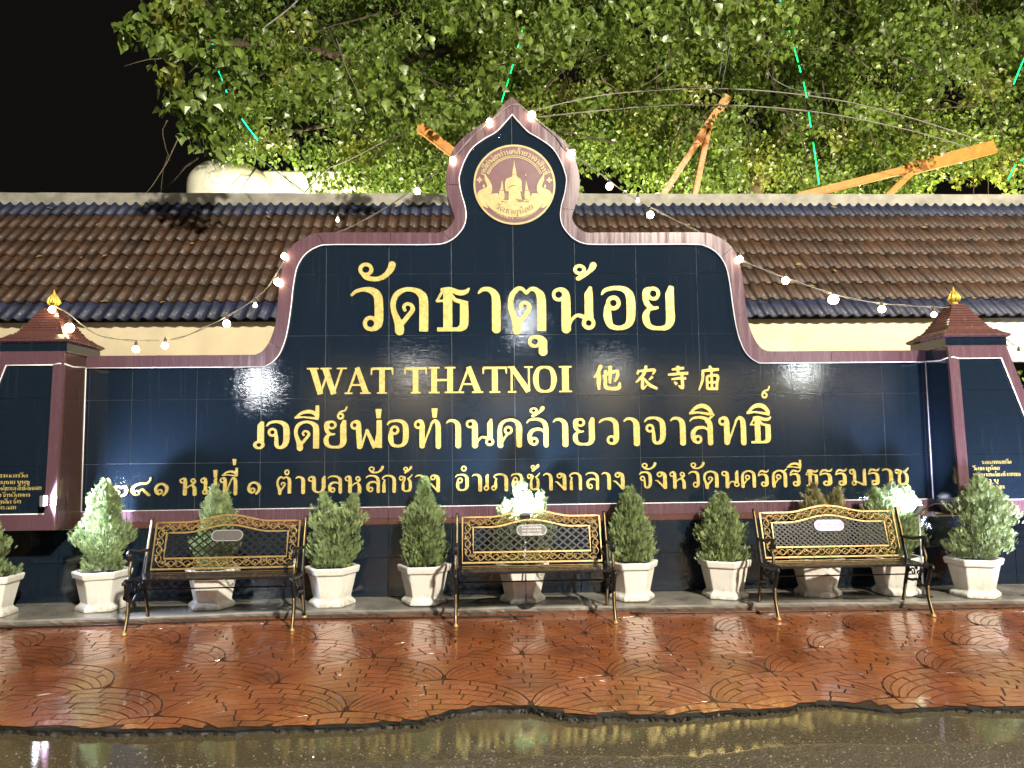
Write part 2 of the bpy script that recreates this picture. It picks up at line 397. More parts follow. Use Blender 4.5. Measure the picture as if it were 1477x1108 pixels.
GL['ห'] = [S((32,176,12),(52,168,24),(58,140,36),(58,80,38),(58,0,38)), S((66,60,12),(96,88,14),(128,104,14),(150,80,30),(158,50,36),(158,0,38)), S((112,92,12),(140,112,18),(160,132,20),(158,150,18)), O(140,148,26,11), O(30,148,29,13)]
GL['ม'] = [S((32,176,12),(52,168,24),(58,140,34),(58,80,34),(58,40,32)), L((60,52,13),(150,10,20)), L((176,180,12),(166,150,34),(166,0,37)), O(30,148,29,13), O(52,28,28,12)]
GL['ู'] = [O(28,70,26,11), S((28,95,14),(48,88,22),(50,60,28),(52,30,26),(60,8,16),(80,4,16),(94,20,26),(96,60,28),(96,95,30))]
GL['ํ'] = [O(30,30,30,14)]
GL['บ'] = [S((32,176,12),(52,168,24),(58,140,36),(58,60,36),(66,24,24),(100,9,18),(134,22,24),(150,60,36),(150,110,36),(150,150,36)), L((150,148,36),(160,180,16)), O(30,148,29,13)]
GL['ก'] = [S((148,0,37),(148,60,37),(148,125,37),(132,158,26),(92,174,18),(46,168,18),(18,146,12)), L((16,146,8),(48,122,14)), S((50,130,14),(38,100,22),(38,70,34),(38,0,38))]
GL['ภ'] = [S((160,0,37),(160,60,37),(160,125,37),(144,158,26),(104,174,18),(58,168,18),(30,146,12)), L((28,146,8),(60,122,14)), S((62,130,14),(52,100,22),(52,60,32),(50,32,28)), O(32,28,28,12)]
GL['ช'] = [O(34,146,28,12), S((52,166,12),(78,150,20),(72,125,20),(58,100,26),(56,60,34),(56,30,32),(74,11,20),(104,9,20),(136,26,32),(142,80,36),(136,112,30),(112,140,12)), L((106,138,10),(134,150,18),(166,184,10))]
GL['ง'] = [S((45,176,14),(78,166,22),(96,140,36),(98,70,37),(98,0,38)), L((92,6,20),(22,84,18)), L((28,80,10),(2,86,10)), O(46,148,29,13)]
GL['ร'] = [S((8,116,9),(36,132,14),(72,132,22),(92,108,34),(94,70,35),(94,30,34),(80,10,18),(62,4,12)), S((10,118,12),(20,152,14),(48,172,20),(82,160,18),(104,166,14),(116,186,6)), O(62,29,29,12)]
GL['ศ'] = GL['ค']+[L((112,150,10),(140,166,16),(172,192,12))]
GL['๒'] = [S((10,178,14),(24,140,28),(24,70,30),(30,24,26),(60,8,16),(110,8,16),(150,26,24),(160,62,28),(150,96,22),(128,98,14),(118,80,12)), S((116,78,12),(104,100,14),(82,98,20),(70,70,26),(72,45,18)), O(88,45,24,10)]
GL['๘'] = [S((176,182,9),(170,150,16),(140,122,18),(80,118,22),(30,90,26),(18,52,28),(36,20,22),(60,10,14)), S((80,44,14),(106,68,16),(132,40,22),(168,6,22)), O(58,34,28,12)]
GL['๑'] = [S((88,2,22),(116,36,26),(120,80,30),(84,114,22),(40,108,22),(16,70,26),(22,32,24),(50,10,16)), O(56,38,28,12)]
_se = lambda x0, x1, y: L((x0, y, 6), (x1, y, 6))
LT = {}
LT['W'] = [L((20,98,21),(47,0,19)), L((46,2,7),(72,84,7)), L((62,98,21),(92,0,19)), L((91,2,7),(119,96,7)), _se(0,40,97), _se(46,84,97), _se(102,136,97)]
LT['A'] = [L((13,4,7),(47,98,9)), L((46,100,18),(80,3,22)), L((24,34,7),(68,34,7)), _se(0,30,3), _se(58,98,3)]
LT['T'] = [L((43,96,21),(43,3,21)), L((2,95,9),(84,95,9)), L((4,96,8),(2,72,4)), L((82,96,8),(84,72,4)), _se(24,62,3)]
LT['H'] = [L((22,97,21),(22,3,21)), L((80,97,21),(80,3,21)), L((22,50,8),(80,50,8)), _se(2,42,3), _se(2,42,97), _se(60,100,3), _se(60,100,97)]
LT['N'] = [L((16,96,8),(16,3,8)), L((17,97,20),(84,4,22)), L((86,97,8),(86,4,8)), _se(0,34,3), _se(0,26,97), _se(68,102,97)]
LT['O'] = [S((47,97,8),(22,88,15),(12,50,22),(22,12,15),(47,3,8)), S((47,3,8),(72,12,15),(82,50,22),(72,88,15),(47,97,8))]
LT['I'] = [L((22,97,22),(22,3,22)), _se(1,43,3), _se(1,43,97)]
LT['他'] = [S((30,97,10),(20,72,8),(5,50,3)), S((22,72,8),(21,40,10),(22,4,5)), S((36,56,5),(60,68,8),(86,74,8),(84,50,8),(76,36,3)), S((62,95,9),(61,60,8),(60,28,5)), S((46,80,8),(44,40,8),(46,14,9),(70,8,9),(90,12,10),(93,32,4))]
LT['农'] = [S((22,80,8),(14,62,5)), S((20,76,6),(52,78,8),(86,80,8),(78,62,4)), S((52,98,8),(40,62,9),(8,30,4)), S((36,52,7),(35,26,9),(36,6,8),(54,20,3)), S((42,46,5),(64,20,9),(96,4,7)), S((78,54,8),(62,40,4))]
LT['寺'] = [S((24,84,6),(50,88,9),(76,90,7)), S((50,100,9),(50,64,8)), S((6,62,6),(50,66,9),(94,68,9)), S((20,42,6),(52,46,8),(84,46,8)), S((66,62,9),(68,30,9),(66,6,10),(50,16,3)), S((32,32,5),(44,20,10))]
LT['庙'] = [S((52,100,6),(58,88,10)), S((20,80,6),(55,84,9),(92,86,7)), S((24,82,8),(20,44,8),(4,6,3)), S((40,60,7),(40,10,8)), S((40,60,6),(84,62,8),(82,34,8),(80,8,8)), S((40,36,6),(82,37,6)), S((40,12,7),(82,12,7)), S((60,78,7),(60,14,7))]

for _c in '他农寺庙': LT[_c] = [(k, tuple((a, b, c*1.35+1) for a, b, c in p)) for k, p in LT[_c]]
def glyph_loops(items, step):
    segs = []; holes = []; ends = []
    for k, p in items:
        if k == 'o': segs.append((p[0], p[1], p[0]+.01, p[1], p[2], p[2], 0, 0)); holes.append((p[0], p[1], p[3]))
        else:
            q = catmull(p, 5) if (k == 's' and len(p) > 2) else [tuple(map(float, z)) for z in p]
            n = len(q)
            for i in range(n-1):
                a, b = q[i], q[i+1]; segs.append((a[0], a[1], b[0], b[1], max(2, a[2])/2, max(2, b[2])/2, i == 0, i == n-2))
    xs = [s[0] for s in segs]+[s[2] for s in segs]; ys = [s[1] for s in segs]+[s[3] for s in segs]
    pad = 40
    X = np.arange(min(xs)-pad, max(xs)+pad, step); Y = np.arange(min(ys)-pad, max(ys)+pad, step)
    gx, gy = np.meshgrid(X, Y); F = np.full(gx.shape, 1e3)
    for ax, ay, bx, by, wa, wb, e0, e1 in segs:
        dx, dy = bx-ax, by-ay; L2 = dx*dx+dy*dy; Ln = math.sqrt(L2)
        tr = ((gx-ax)*dx+(gy-ay)*dy)/max(L2, 1e-9); t = np.clip(tr, 0, 1)
        d = np.hypot(gx-ax-t*dx, gy-ay-t*dy)-(wa+(wb-wa)*t)
        if e0: d = np.maximum(d, -tr*Ln)
        if e1: d = np.maximum(d, (tr-1)*Ln)
        F = np.minimum(F, d)
    for hx, hy, hr in holes: F = np.maximum(F, hr-np.hypot(gx-hx, gy-hy))
    F[np.abs(F) < 1e-6] = 1e-6
    ny, nx = F.shape; ins = F < 0; pts = {}; nxt = {}
    def ep(i, j, d):   # d 0: edge (i,j)-(i,j+1) along x, 1: along y
        key = (i, j, d)
        if key not in pts:
            a = F[i, j]; b = F[i, j+1] if d == 0 else F[i+1, j]; t = a/(a-b)
            pts[key] = (X[j]+(t*step if d == 0 else 0), Y[i]+(t*step if d == 1 else 0))
        return key
    cnt = ins[:-1, :-1].astype(int)+ins[:-1, 1:]+ins[1:, 1:]+ins[1:, :-1]
    for i, j in zip(*np.nonzero((cnt > 0) & (cnt < 4))):
        i = int(i); j = int(j)
        c = (ins[i, j], ins[i, j+1], ins[i+1, j+1], ins[i+1, j])
        E_ = [(i, j, 0), (i, j+1, 1), (i+1, j, 0), (i, j, 1)]
        # walk corners ccw: crossing from inside to outside = exit, outside to inside = entry
        ex = [k for k in range(4) if c[k] and not c[(k+1) % 4]]; en = [k for k in range(4) if not c[k] and c[(k+1) % 4]]
        if len(ex) == 1: nxt[ep(*E_[ex[0]])] = ep(*E_[en[0]])
        else:
            for k in ex:
                e = [m for m in en if m == (k-1) % 4][0]
                nxt[ep(*E_[k])] = ep(*E_[e])
    loops = []
    while nxt:
        k0 = next(iter(nxt)); lp = [pts[k0]]; k = nxt.pop(k0)
        while k != k0 and k in nxt: lp.append(pts[k]); k = nxt.pop(k)
        if len(lp) > 5: loops.append(simplify(lp, step*.09))
    return loops
def simplify(lp, tol):
    n = len(lp); h = n//2
    def dp(a):
        if len(a) < 3: return a
        p, q = np.array(a[0]), np.array(a[-1]); m = np.array(a[1:-1]); d = q-p; Ln = np.hypot(*d)+1e-9
        dist = np.abs(d[0]*(m[:, 1]-p[1])-d[1]*(m[:, 0]-p[0]))/Ln; i = int(dist.argmax())
        if dist[i] < tol: return [a[0], a[-1]]
        return dp(a[:i+2])[:-1]+dp(a[i+1:])
    return dp(lp[:h+1])[:-1]+dp(lp[h:]+[lp[0]])[:-1]
_gc = {}
def glyph_mesh(ch, em, sx, sz, depth, mat, step, name='letter'):
    """flat raised letter, x to the right, z up, back face at y=0; sx, sz metres per unit"""
    key = (ch, em, step)
    if key not in _gc:
        lp = glyph_loops((GL if em == 180 else LT)[ch], step*(em/180))
        a = [p for l in lp for p in l]; x0 = min(p[0] for p in a); x1 = max(p[0] for p in a); y0 = min(p[1] for p in a); y1 = max(p[1] for p in a)
        cu = bpy.data.curves.new('outline', 'CURVE'); cu.dimensions = '2D'; cu.fill_mode = 'BOTH'
        for l in lp:
            sp = cu.splines.new('POLY'); sp.points.add(len(l)-1); sp.use_cyclic_u = True
            sp.points.foreach_set('co', [c for p in l for c in ((p[0]-x0)*.001, (p[1]-y0)*.001, 0, 1)])
        cu.extrude = .001
        ob = bpy.data.objects.new('outline', cu); me = bpy.data.meshes.new_from_object(ob)
        bpy.data.objects.remove(ob); bpy.data.curves.remove(cu)
        V = np.empty(len(me.vertices)*3); me.vertices.foreach_get('co', V); V = V.reshape(-1, 3)*1000
        Fs = [tuple(p.vertices) for p in me.polygons]; bpy.data.meshes.remove(me)
        _gc[key] = (V, Fs, x0, x1, y0, y1)
    V, Fs, x0, x1, y0, y1 = _gc[key]
    W = np.empty_like(V); W[:, 0] = V[:, 0]*sx; W[:, 2] = V[:, 1]*sz; W[:, 1] = np.where(V[:, 2] > 0, -depth, 0)
    return W, Fs
def glyph_box(ch, em, step):
    glyph_mesh(ch, em, 1, 1, 1, None, step); return _gc[(ch, em, step)][2:]
# ================================================================ ground
def grid_sheet(x0, x1, y0, y1, nx, ny, zf):
    mb = MB(); mb.sm = True
    vs = [(x0+(x1-x0)*i/nx, y0+(y1-y0)*j/ny, zf(x0+(x1-x0)*i/nx, y0+(y1-y0)*j/ny)) for j in range(ny+1) for i in range(nx+1)]
    fs = [(j*(nx+1)+i, j*(nx+1)+i+1, (j+1)*(nx+1)+i+1, (j+1)*(nx+1)+i) for j in range(ny) for i in range(nx)]
    return mb.add(vs, fs)
tag(MB().add([(-150, -150, -.34), (150, -150, -.34), (150, 150, -.34), (-150, 150, -.34)], [(0, 1, 2, 3)]).build('ground', MT['concrete']), kind='structure')
def az(x, y): return -.034+.004*math.sin(x*2.3+y)+.004*math.sin(y*3.1-x*1.1)
tag(grid_sheet(-14, 14, -14.5, -2.3, 112, 98, az).build('road', MT['asphalt']), kind='structure')
gr_rnd = random.Random(3); mb = MB()
for _ in range(3600):
    y = -3.05-abs(gr_rnd.gauss(0, .55)); x = gr_rnd.uniform(-3.6, 4.4)
    s = gr_rnd.uniform(.0022, .0070)*(1.4 if gr_rnd.random() < .08 else 1); z = az(x, y)
    if gr_rnd.random() > min(1, .25+(-3.05-y)*1.8): continue
    a = gr_rnd.uniform(0, 3); c, q = math.cos(a)*s, math.sin(a)*s
    mb.add([(x+c, y+q, z), (x-q, y+c, z), (x-c, y-q, z), (x+q, y-c, z), (x+.3*c, y+.2*q, z+s*.8)], [(0, 1, 4), (1, 2, 4), (2, 3, 4), (3, 0, 4)])
tag(mb.build('grit', MT['grit']), 'loose wet grit strewn over the dark asphalt in the foreground', kind='stuff')

# pavement: ragged front edge, taken from the photograph
EDGE = [(-9, -2.95), (-4.0, -2.86), (-2.51, -2.83), (-2.2, -2.90), (-1.47, -2.945), (-.9, -2.95), (-.36, -2.93), (-.27, -2.84), (-.18, -2.77), (0.0, -2.73), (.22, -2.74), (.34, -2.80), (.45, -2.87), (.58, -2.90), (.95, -2.93), (1.35, -2.90), (1.6, -2.86), (1.75, -2.80), (1.87, -2.83), (2.2, -2.93), (2.5, -2.92), (2.85, -2.94), (4.2, -2.92), (9, -2.95)]
def edge_y(x):
    for a, b in zip(EDGE, EDGE[1:]):
        if x <= b[0]:
            t = (x-a[0])/(b[0]-a[0]); t = t*t*(3-2*t)
            return a[1]+(b[1]-a[1])*t+.009*math.sin(x*11)+.005*math.sin(x*31)+.003*math.sin(x*67+1)
    return -2.95
pave = empty('pavement', (0, 0, 0)); tag(pave, kind='structure')
mb = MB(); xs = [-9+18*i/600 for i in range(601)]; er = random.Random(11)
vs = []; fs = []
for i, x in enumerate(xs):
    y = edge_y(x); b = len(vs); j = [er.uniform(-.007, .007) for _ in range(4)]
    vs += [(x, 2.2, -.0042), (x, y+.02, -.0042), (x, y-.001+j[0]*.25, -.012), (x, y+.004+j[1]*.7, -.026+j[2]*.3), (x, y-.004+j[3]*.8, -.055)]
for i in range(600):
    for k in range(4): a = i*5+k; fs.append((a, a+1, a+6, a+5))
mb.add(vs, fs[:]); 
for fi in range(len(mb.mi)): mb.mi[fi] = 0 if fi % 4 == 0 else 1
mb.build('slab', [MT['paver_bed'], MT['broken']], pave)
# crumbs of broken concrete along the edge
mb = MB()
for _ in range(620):
    x = er.uniform(-4, 4.8) if er.random() < .5 else er.choice([er.gauss(-.27, .1), er.gauss(.3, .12), er.gauss(1.7, .22), er.gauss(1.05, .3)])
    y = edge_y(x)-abs(er.gauss(0, .02))+.012; s = er.uniform(.004, .015)
    v = [(x+er.uniform(-s, s), y+er.uniform(-s, s), -.042+er.uniform(0, .03)+er.uniform(-s, s)) for _ in range(4)]
    mb.add(v, [(0, 1, 2), (0, 2, 3), (0, 3, 1), (1, 3, 2)])
tag(mb.build('rubble', MT['broken'], pave), kind='stuff')

# fan pattern of stamped stones: equal arcs stacked inside each scale
A_ = .50; GAP = .0095; DT = .0833
pieces = []; pr = random.Random(5)
def warc(t):   # half width of the arc pushed down by t, where it meets the fan in front
    lo, hi = 0.0, A_
    for _ in range(40):
        x = (lo+hi)/2; f = (-t+math.sqrt(A_*A_-x*x))-(-A_+math.sqrt(max(0, A_*A_-(x-A_)**2)))
        if f > 0: lo = x
        else: hi = x
    return lo
WA = [warc(i*DT) for i in range(13)]
for row in range(-2, 8):
    cy = -3.35+row*A_+.08
    for k in range(-8, 9):
        cx = .25+(2*k+(row % 2))*A_
        for i in range(12):
            t0, t1 = i*DT, (i+1)*DT; w0, w1 = WA[i]-GAP*.8, max(0, WA[i+1]-GAP*.8)
            if i == 0: w0 -= .004
            n = max(1, int(round((WA[i]+WA[i+1])/.165+.3*(pr.random()-.5))))
            ss = [-1]+[-1+2*(q+(.5 if i % 2 else 0)*(n > 2)*.6+pr.uniform(-.10, .10))/n for q in range(1, n)]+[1]
            for s0, s1 in zip(ss, ss[1:]):
                g0 = GAP/2 if s0 > -1 else 0; g1 = GAP/2 if s1 < 1 else 0; out = []
                m = 4
                for q in range(m+1):
                    x = (s0*w0+g0)+(s1*w0-g1-s0*w0-g0)*q/m; out.append((cx+x, cy-t0-GAP/2+math.sqrt(max(0, A_*A_-x*x))))
                for q in range(m, -1, -1):
                    x = (s0*w1+g0)+(s1*w1-g1-s0*w1-g0)*q/m
                    if w1 < .02: x = 0
                    y = cy-t1+GAP/2+math.sqrt(max(0, A_*A_-x*x))
                    if w1 < .02:
                        if q == m: out.append((cx, y))
                    else: out.append((cx+x, y))
                pieces.append(out)
kept = []
for pc in pieces:
    c = (sum(p[0] for p in pc)/len(pc), sum(p[1] for p in pc)/len(pc))
    if not (-6.6 < c[0] < 6.8 and c[1] < .1): continue
    if c[1] < edge_y(c[0])-.01: continue
    pc = [(x, max(y, edge_y(x)+.003)) for x, y in pc]
    if max(y for x, y in pc)-min(y for x, y in pc) < .02: continue
    kept.append((c, pc))
def stone_mb(mb, c, pc, o):
    n = len(pc); tl = (pr.uniform(-.010, .010), pr.uniform(-.010, .010)); h = pr.uniform(-.0008, .0008)
    A = sum(pc[i][0]*pc[(i+1) % n][1]-pc[(i+1) % n][0]*pc[i][1] for i in range(n))
    if A < 0: pc = pc[::-1]
    top = [(c[0]+(x-c[0])*.99-o[0], c[1]+(y-c[1])*.99-o[1], h+(x-c[0])*tl[0]+(y-c[1])*tl[1]) for x, y in pc]
    mid = [(x-o[0], y-o[1], -.0007) for x, y in pc]; low = [(x-o[0], y-o[1], -.0052) for x, y in pc]
    b = len(mb.v); mb.m = 0; mb.add(top+mid+low, [tuple(range(n))]+[((i+1) % n, i, n+i, n+(i+1) % n) for i in range(n)])
    mb.m = 1
    for i in range(n): j = (i+1) % n; mb.f.append([b+n+j, b+n+i, b+2*n+i, b+2*n+j]); mb.mi.append(1); mb.smf.append(False)
    mb.m = 0
def screen_x(c): 
    d = Vector((c[0], c[1], 0))-CAM; return d.dot(Rv)/d.dot(Fv)*FPX
vis = [k for k in kept if abs(screen_x(k[0])) < 745]
vis.sort(key=lambda k: (Vector((k[0][0], k[0][1], 0))-CAM).length)
near = vis[:300]; nid = set(id(k[1]) for k in near)
for c, pc in near:
    mb = MB(); stone_mb(mb, c, pc, c); mb.build('paving_stone', [MT['paver'], MT['paver_bed']], pave, (c[0], c[1], 0))
mb = MB()
for c, pc in kept:
    if id(pc) not in nid: stone_mb(mb, c, pc, (0, 0))
tag(mb.build('paving_stones', [MT['paver'], MT['paver_bed']], pave), kind='stuff')

# low concrete platform along the wall, worn front edge
pf = [(-6.6, -.72), (-3.9, -.70), (-2.8, -.63), (-2.0, -.56), (-.84, -.555), (.24, -.575), (1.75, -.61), (3.2, -.64), (4.5, -.68), (6.8, -.70)]
mb = MB(); N = 340; vs = []; er = random.Random(4)
for i in range(N+1):
    x = -6.6+13.4*i/N
    for a, b in zip(pf, pf[1:]):
        if x <= b[0]+1e-6: y = a[1]+(b[1]-a[1])*(x-a[0])/(b[0]-a[0]); break
    y += .006*math.sin(x*9)+er.uniform(-.002, .002); h = .052+.004*math.sin(x*3.1)
    vs += [(x, 0.2, h+.006), (x, y+.012, h), (x, y, h-.012), (x, y+.006+er.uniform(-.004, .004), .022), (x, y+.03, -.006)]
fs = [(i*5+k, i*5+k+1, i*5+k+6, i*5+k+5) for i in range(N) for k in range(4)]
mb.sm = False; mb.add(vs, fs)
tag(mb.build('platform', MT['sole']), kind='structure')

# ================================================================ the sign wall
HALF_IN = [(741,166),(751,180),(763,192),(780,202),(797,215),(808,232),(815,250),(817,262),(814.5,280),(809.5,299),(808.5,315),(813,329),(825,343),(840,351),(860,353),(930,353),(1000,353),(1018,356),(1034,366),(1046,384),(1052,410),(1056,440),(1061,470),(1067,492),(1076,510),(1091,522),(1110,524.5),(1220,523),(1334,521)]
HALF_OUT = [(741,141),(754,156),(767,172),(787,184),(806,198),(822,215),(831,237),(835.5,259),(834.5,281),(828.5,301),(824.5,315),(829,325),(839,334),(850,337),(866,336.5),(930,336.5),(1010,336.5),(1030,341),(1049,352),(1062,370),(1069,398),(1073,430),(1077,462),(1084,484),(1093,499),(1103,506),(1118,508),(1220,506.5),(1334,505)]
XC = .305
def half(pts): return [((P(x, y).x-XC), P(x, y).z) for x, y in pts]
hin, hout = half(HALF_IN), half(HALF_OUT)
hin[0] = (0, hin[0][1]); hout[0] = (0, hout[0][1])
for h in (hin, hout):
    zt = [p[1] for p in h[26:]]; m = sum(zt)/len(zt)
    for i in range(26, 29): h[i] = (h[i][0], m)
    zt = [p[1] for p in h[14:17]]; m = sum(zt)/3
    for i in range(14, 17): h[i] = (h[i][0], m)
X_END = 3.905
hin[-1] = (X_END, hin[-1][1]); hout[-1] = (X_END, hout[-1][1])
K = 5
cin, cout = catmull(hin, K), catmull(hout, K)
fin = [(XC-x, z) for x, z in cin[::-1]]+[(XC+x, z) for x, z in cin[1:]]
fout = [(XC-x, z) for x, z in cout[::-1]]+[(XC+x, z) for x, z in cout[1:]]
Z_TRIM = .850
ZB0, ZB1 = .715, Z_TRIM       # plum band under the black field
sign = empty('sign_wall', (XC, 0, 0))
tag(sign, 'tall black granite sign wall with a pointed ogee top, plum border and raised gold Thai lettering', 'sign wall')
def rel(mb): 
    mb.v = [(x-XC, y, z) for x, y, z in mb.v]; return mb
# core behind the tiles: this is what shows in the joints
core = [((a[0]+b[0])/2, (a[1]+b[1])/2) for a, b in zip(fin, fout)]
rel(MB().prism(core+[(XC+X_END, .06), (XC-X_END, .06)], .006, .24)).build('core', MT['grout'], sign)
# navy tiles clipped by the outline
fieldpoly = core+[(XC+X_END, Z_TRIM-.01), (XC-X_END, Z_TRIM-.01)]
def clip(poly, a, b, c):   # keep a*x+b*z<=c
    out = []
    for i in range(len(poly)):
        p, q = poly[i], poly[(i+1) % len(poly)]; fp = a*p[0]+b*p[1]-c; fq = a*q[0]+b*q[1]-c
        if fp <= 0: out.append(p)
        if (fp < 0) != (fq < 0) and abs(fp-fq) > 1e-12:
            t = fp/(fp-fq); out.append((p[0]+(q[0]-p[0])*t, p[1]+(q[1]-p[1])*t))
    return out
def parea(p): return .5*sum(p[i][0]*p[(i+1) % len(p)][1]-p[(i+1) % len(p)][0]*p[i][1] for i in range(len(p)))
tr = random.Random(9); TG = .0024
for i in range(-7, 7):
    for j in range(0, 7):
        x0, x1 = .30+i*.582, .30+(i+1)*.582; z0, z1 = .69+.58*j, .69+.58*(j+1)
        if x0 > 4.2 or x1 < -3.6: continue
        halves = [(x0, x1)]
        for a, b in halves:
            q = fieldpoly
            for h in ((1, 0, b-TG), (-1, 0, -(a+TG)), (0, 1, z1-TG), (0, -1, -(z0+TG))): q = clip(q, *h)
            if len(q) < 3 or abs(parea(q)) < .002: continue
            dy = tr.uniform(-.0006, .0006)
            tx, tz = tr.uniform(-.0012, .0012), tr.uniform(-.0012, .0012); cx_, cz_ = (a+b)/2, (z0+z1)/2
            mb = rel(MB().prism(q, 0, .0055)); 
            mb.v = [(x, y+(dy+(x+XC-cx_)*tx+(z-cz_)*tz if y < .002 else 0), z) for x, y, z in mb.v]
            mb.build('granite_tile', MT['navy'], sign)
# border pieces, proud of the tiles
def strip_piece(a, b, y0, y1, mat, name, par):
    poly = a+b[::-1]
    return rel(MB().prism(poly, y0, y1)).build(name, mat, par, bevel=.003)
NP = len(fin); cut = [0]; acc = 0
for i in range(1, NP):
    acc += math.hypot(fin[i][0]-fin[i-1][0], fin[i][1]-fin[i-1][1])
    if acc > .56 or i == (NP-1)//2: cut.append(i); acc = 0
if cut[-1] != NP-1: cut.append(NP-1)
for a, b in zip(cut, cut[1:]):
    A, B = fin[a:b+1], fout[a:b+1]
    def tg(p, q, s): 
        d = math.hypot(q[0]-p[0], q[1]-p[1]) or 1; return (p[0]+(q[0]-p[0])/d*s, p[1]+(q[1]-p[1])/d*s)
    A = [tg(A[0], A[1], .0009)]+A[1:-1]+[tg(A[-1], A[-2], .0009)]; B = [tg(B[0], B[1], .0009)]+B[1:-1]+[tg(B[-1], B[-2], .0009)]
    strip_piece(A, B, -.030, .27, MT['plum'], 'border_piece', sign)
# white bead along the inner edge, open at the bottom
def bead(pts, y, r, name, par, mat=None, o=None):
    ox = XC if o is None else o
    mb = MB(); mb.sm = True; mb.tube([(x-ox, y, z) for x, z in pts], r, 6)
    return mb.build(name, mat or MT['white_bead'], par)
bead(fin, -.020, .0075, 'white_bead', sign)
bead([(XC-X_END, Z_TRIM), (XC+X_END, Z_TRIM)], -.020, .0065, 'white_bead', sign)
for k in range(-7, 7):
    a, b = max(XC-X_END, .30+.582*k), min(XC+X_END, .30+.582*(k+1))
    if b-a < .05: continue
    rel(MB().box(a+.0009, b-.0009, -.030, .02, ZB0+.035, ZB1)).build('border_piece', MT['plum'], sign, bevel=.003)
    rel(MB().box(a+.0009, b-.0009, -.045, .02, ZB0-.02, ZB0+.0345)).build('border_piece', MT['plumdark'], sign, bevel=.006)
# plinth tiles
for i in range(-11, 11):
    x0, x1 = .30+i*.582, .30+(i+1)*.582
    mb = rel(MB().box(x0+TG, x1-TG, -.036, -.0002, .058, .40)); mb.build('granite_tile', MT['navy'], sign)
    rel(MB().box(x0+TG, x1-TG, -.036+tr.uniform(-.0006, .0006), -.0002, .4032, ZB0-.022)).build('granite_tile', MT['navy'], sign)
rel(MB().box(.30-11*.582, .30+11*.582, 0.0, .24, .03, ZB0-.024)).build('plinth_core', MT['grout'], sign)

# ---------------------------------------------------------------- lettering
def letter(ch, X0, X1, z0, z1, parent, ox, y, depth, mat, em=180, step=3.5, name='letter'):
    x0, x1, y0, y1 = glyph_box(ch, em, step)
    sx = (X1-X0)/(x1-x0); sz = (z1-z0)/(y1-y0)
    V, F = glyph_mesh(ch, em, sx, sz, depth, mat, step)
    me = bpy.data.meshes.new(name); me.from_pydata(V.tolist(), [], F); me.materials.append(mat); me.update()
    return link(name, me, parent, (X0-ox, y, z0))
def place(line, fx, fy, base, height, em=180, step=3.5):
    """line items: (char, x0, x1[, y0, y1]) in crop pixels; fx, fy turn them into photo pixels; base, height in metres"""
    for it in line:
        ch, a, b = it[:3]; X0, X1 = P(fx(a), 600).x, P(fx(b), 600).x
        if len(it) == 5:
            z1, z0 = P(fx(a), fy(it[3])).z, P(fx(a), fy(it[4])).z
        else:
            _, _, y0, y1 = glyph_box(ch, em, step); u = height/em; z0, z1 = base+y0*u, base+y1*u
        letter(ch, X0, X1, z0, z1, sign, XC, -.001, .013, MT['gold_letter'], em, step)
A = lambda x0, k: (lambda v: x0+v/k)
b1 = P(740, 477.8).z; h1 = P(740, 414.6).z-b1
place([('ว',70,207),('ั',103,258,78,160),('ด',236,393),('ธ',423,565),('า',597,692),('ต',722,880),('ุ',803,883,380,465),('น',905,1083),('้',995,1092,82,157),('อ',1108,1250),('ย',1277,1412)], A(480,2.84), A(350,2.84), b1, h1)
b2 = P(600, 567.8).z; h2 = P(600, 529.8).z-b2
place([('W',52,185),('A',178,265),('T',265,340),('T',377,452),('H',458,548),('A',548,640),('T',638,720),('N',722,806),('O',806,886),('I',893,936)], A(420,2.308), A(510,2.308), b2, h2, em=100, step=1.8)
place([('他',1008,1100,38,124),('农',1148,1222,40,122),('寺',1257,1325,42,120),('庙',1357,1428,40,124)], A(420,2.308), A(510,2.308), b2, h2, em=100, step=1.8)
b3 = P(600, 645.5).z; h3 = P(600, 605.5).z-b3
f3, g3 = A(340,3.6925), A(550,3.6925)
place([('เ',97,158),('จ',165,290),('ด',313,447),('ี',315,446,130,208),('ย',470,592),('์',540,596,135,205),('พ',612,780),('่',745,778,148,198),('อ',805,922),('ท',950,1093),('่',1043,1076,145,195),('า',1120,1200),('น',1225,1375)], f3, g3, b3, h3)
f4, g4 = A(720,3.602), A(550,3.602)
place([('ค',-10,118),('ล',140,255),('้',158,236,130,188),('า',277,357),('ย',380,495),('ว',515,620),('า',643,727),('จ',750,862),('า',885,965),('ส',985,1118),('ิ',985,1110,118,182),('ท',1135,1278),('ธ',1298,1410),('ิ',1283,1405,115,180),('์',1363,1410,25,90)], f4, g4, b3, h3)
b4 = P(600, 709.3).z; h4 = P(600, 684.8).z-b4
f5, g5 = A(140,3.6925), A(650,3.6925)
place([('๒',65,180,145,250),('๘',193,300,142,245),('๑',317,392,172,243),('ห',450,540),('ม',560,648),('่',627,650,103,145),('ู',585,628,245,275),('ท',662,755),('ี',672,757,92,140),('่',728,748,45,78),('๑',808,880,165,235),('ต',962,1040),('ํ',1003,1030,100,132),('า',1062,1113),('บ',1128,1222),('ล',1232,1308),('ห',1322,1410)], f5, g5, b4, h4)
f6, g6 = A(520,3.6925), A(650,3.6925)
place([('ล',30,105),('ั',45,126,82,122),('ก',115,190),('ช',205,278),('้',228,276,82,122),('า',290,348),('ง',362,422),('อ',502,575),('ํ',533,564,80,112),('า',590,645),('เ',652,682),('ภ',692,782),('อ',797,862),('ช',882,952),('้',902,948,72,112),('า',968,1018),('ง',1030,1090),('ก',1105,1172),('ล',1192,1262),('า',1275,1325),('ง',1337,1397)], f6, g6, b4, h4)
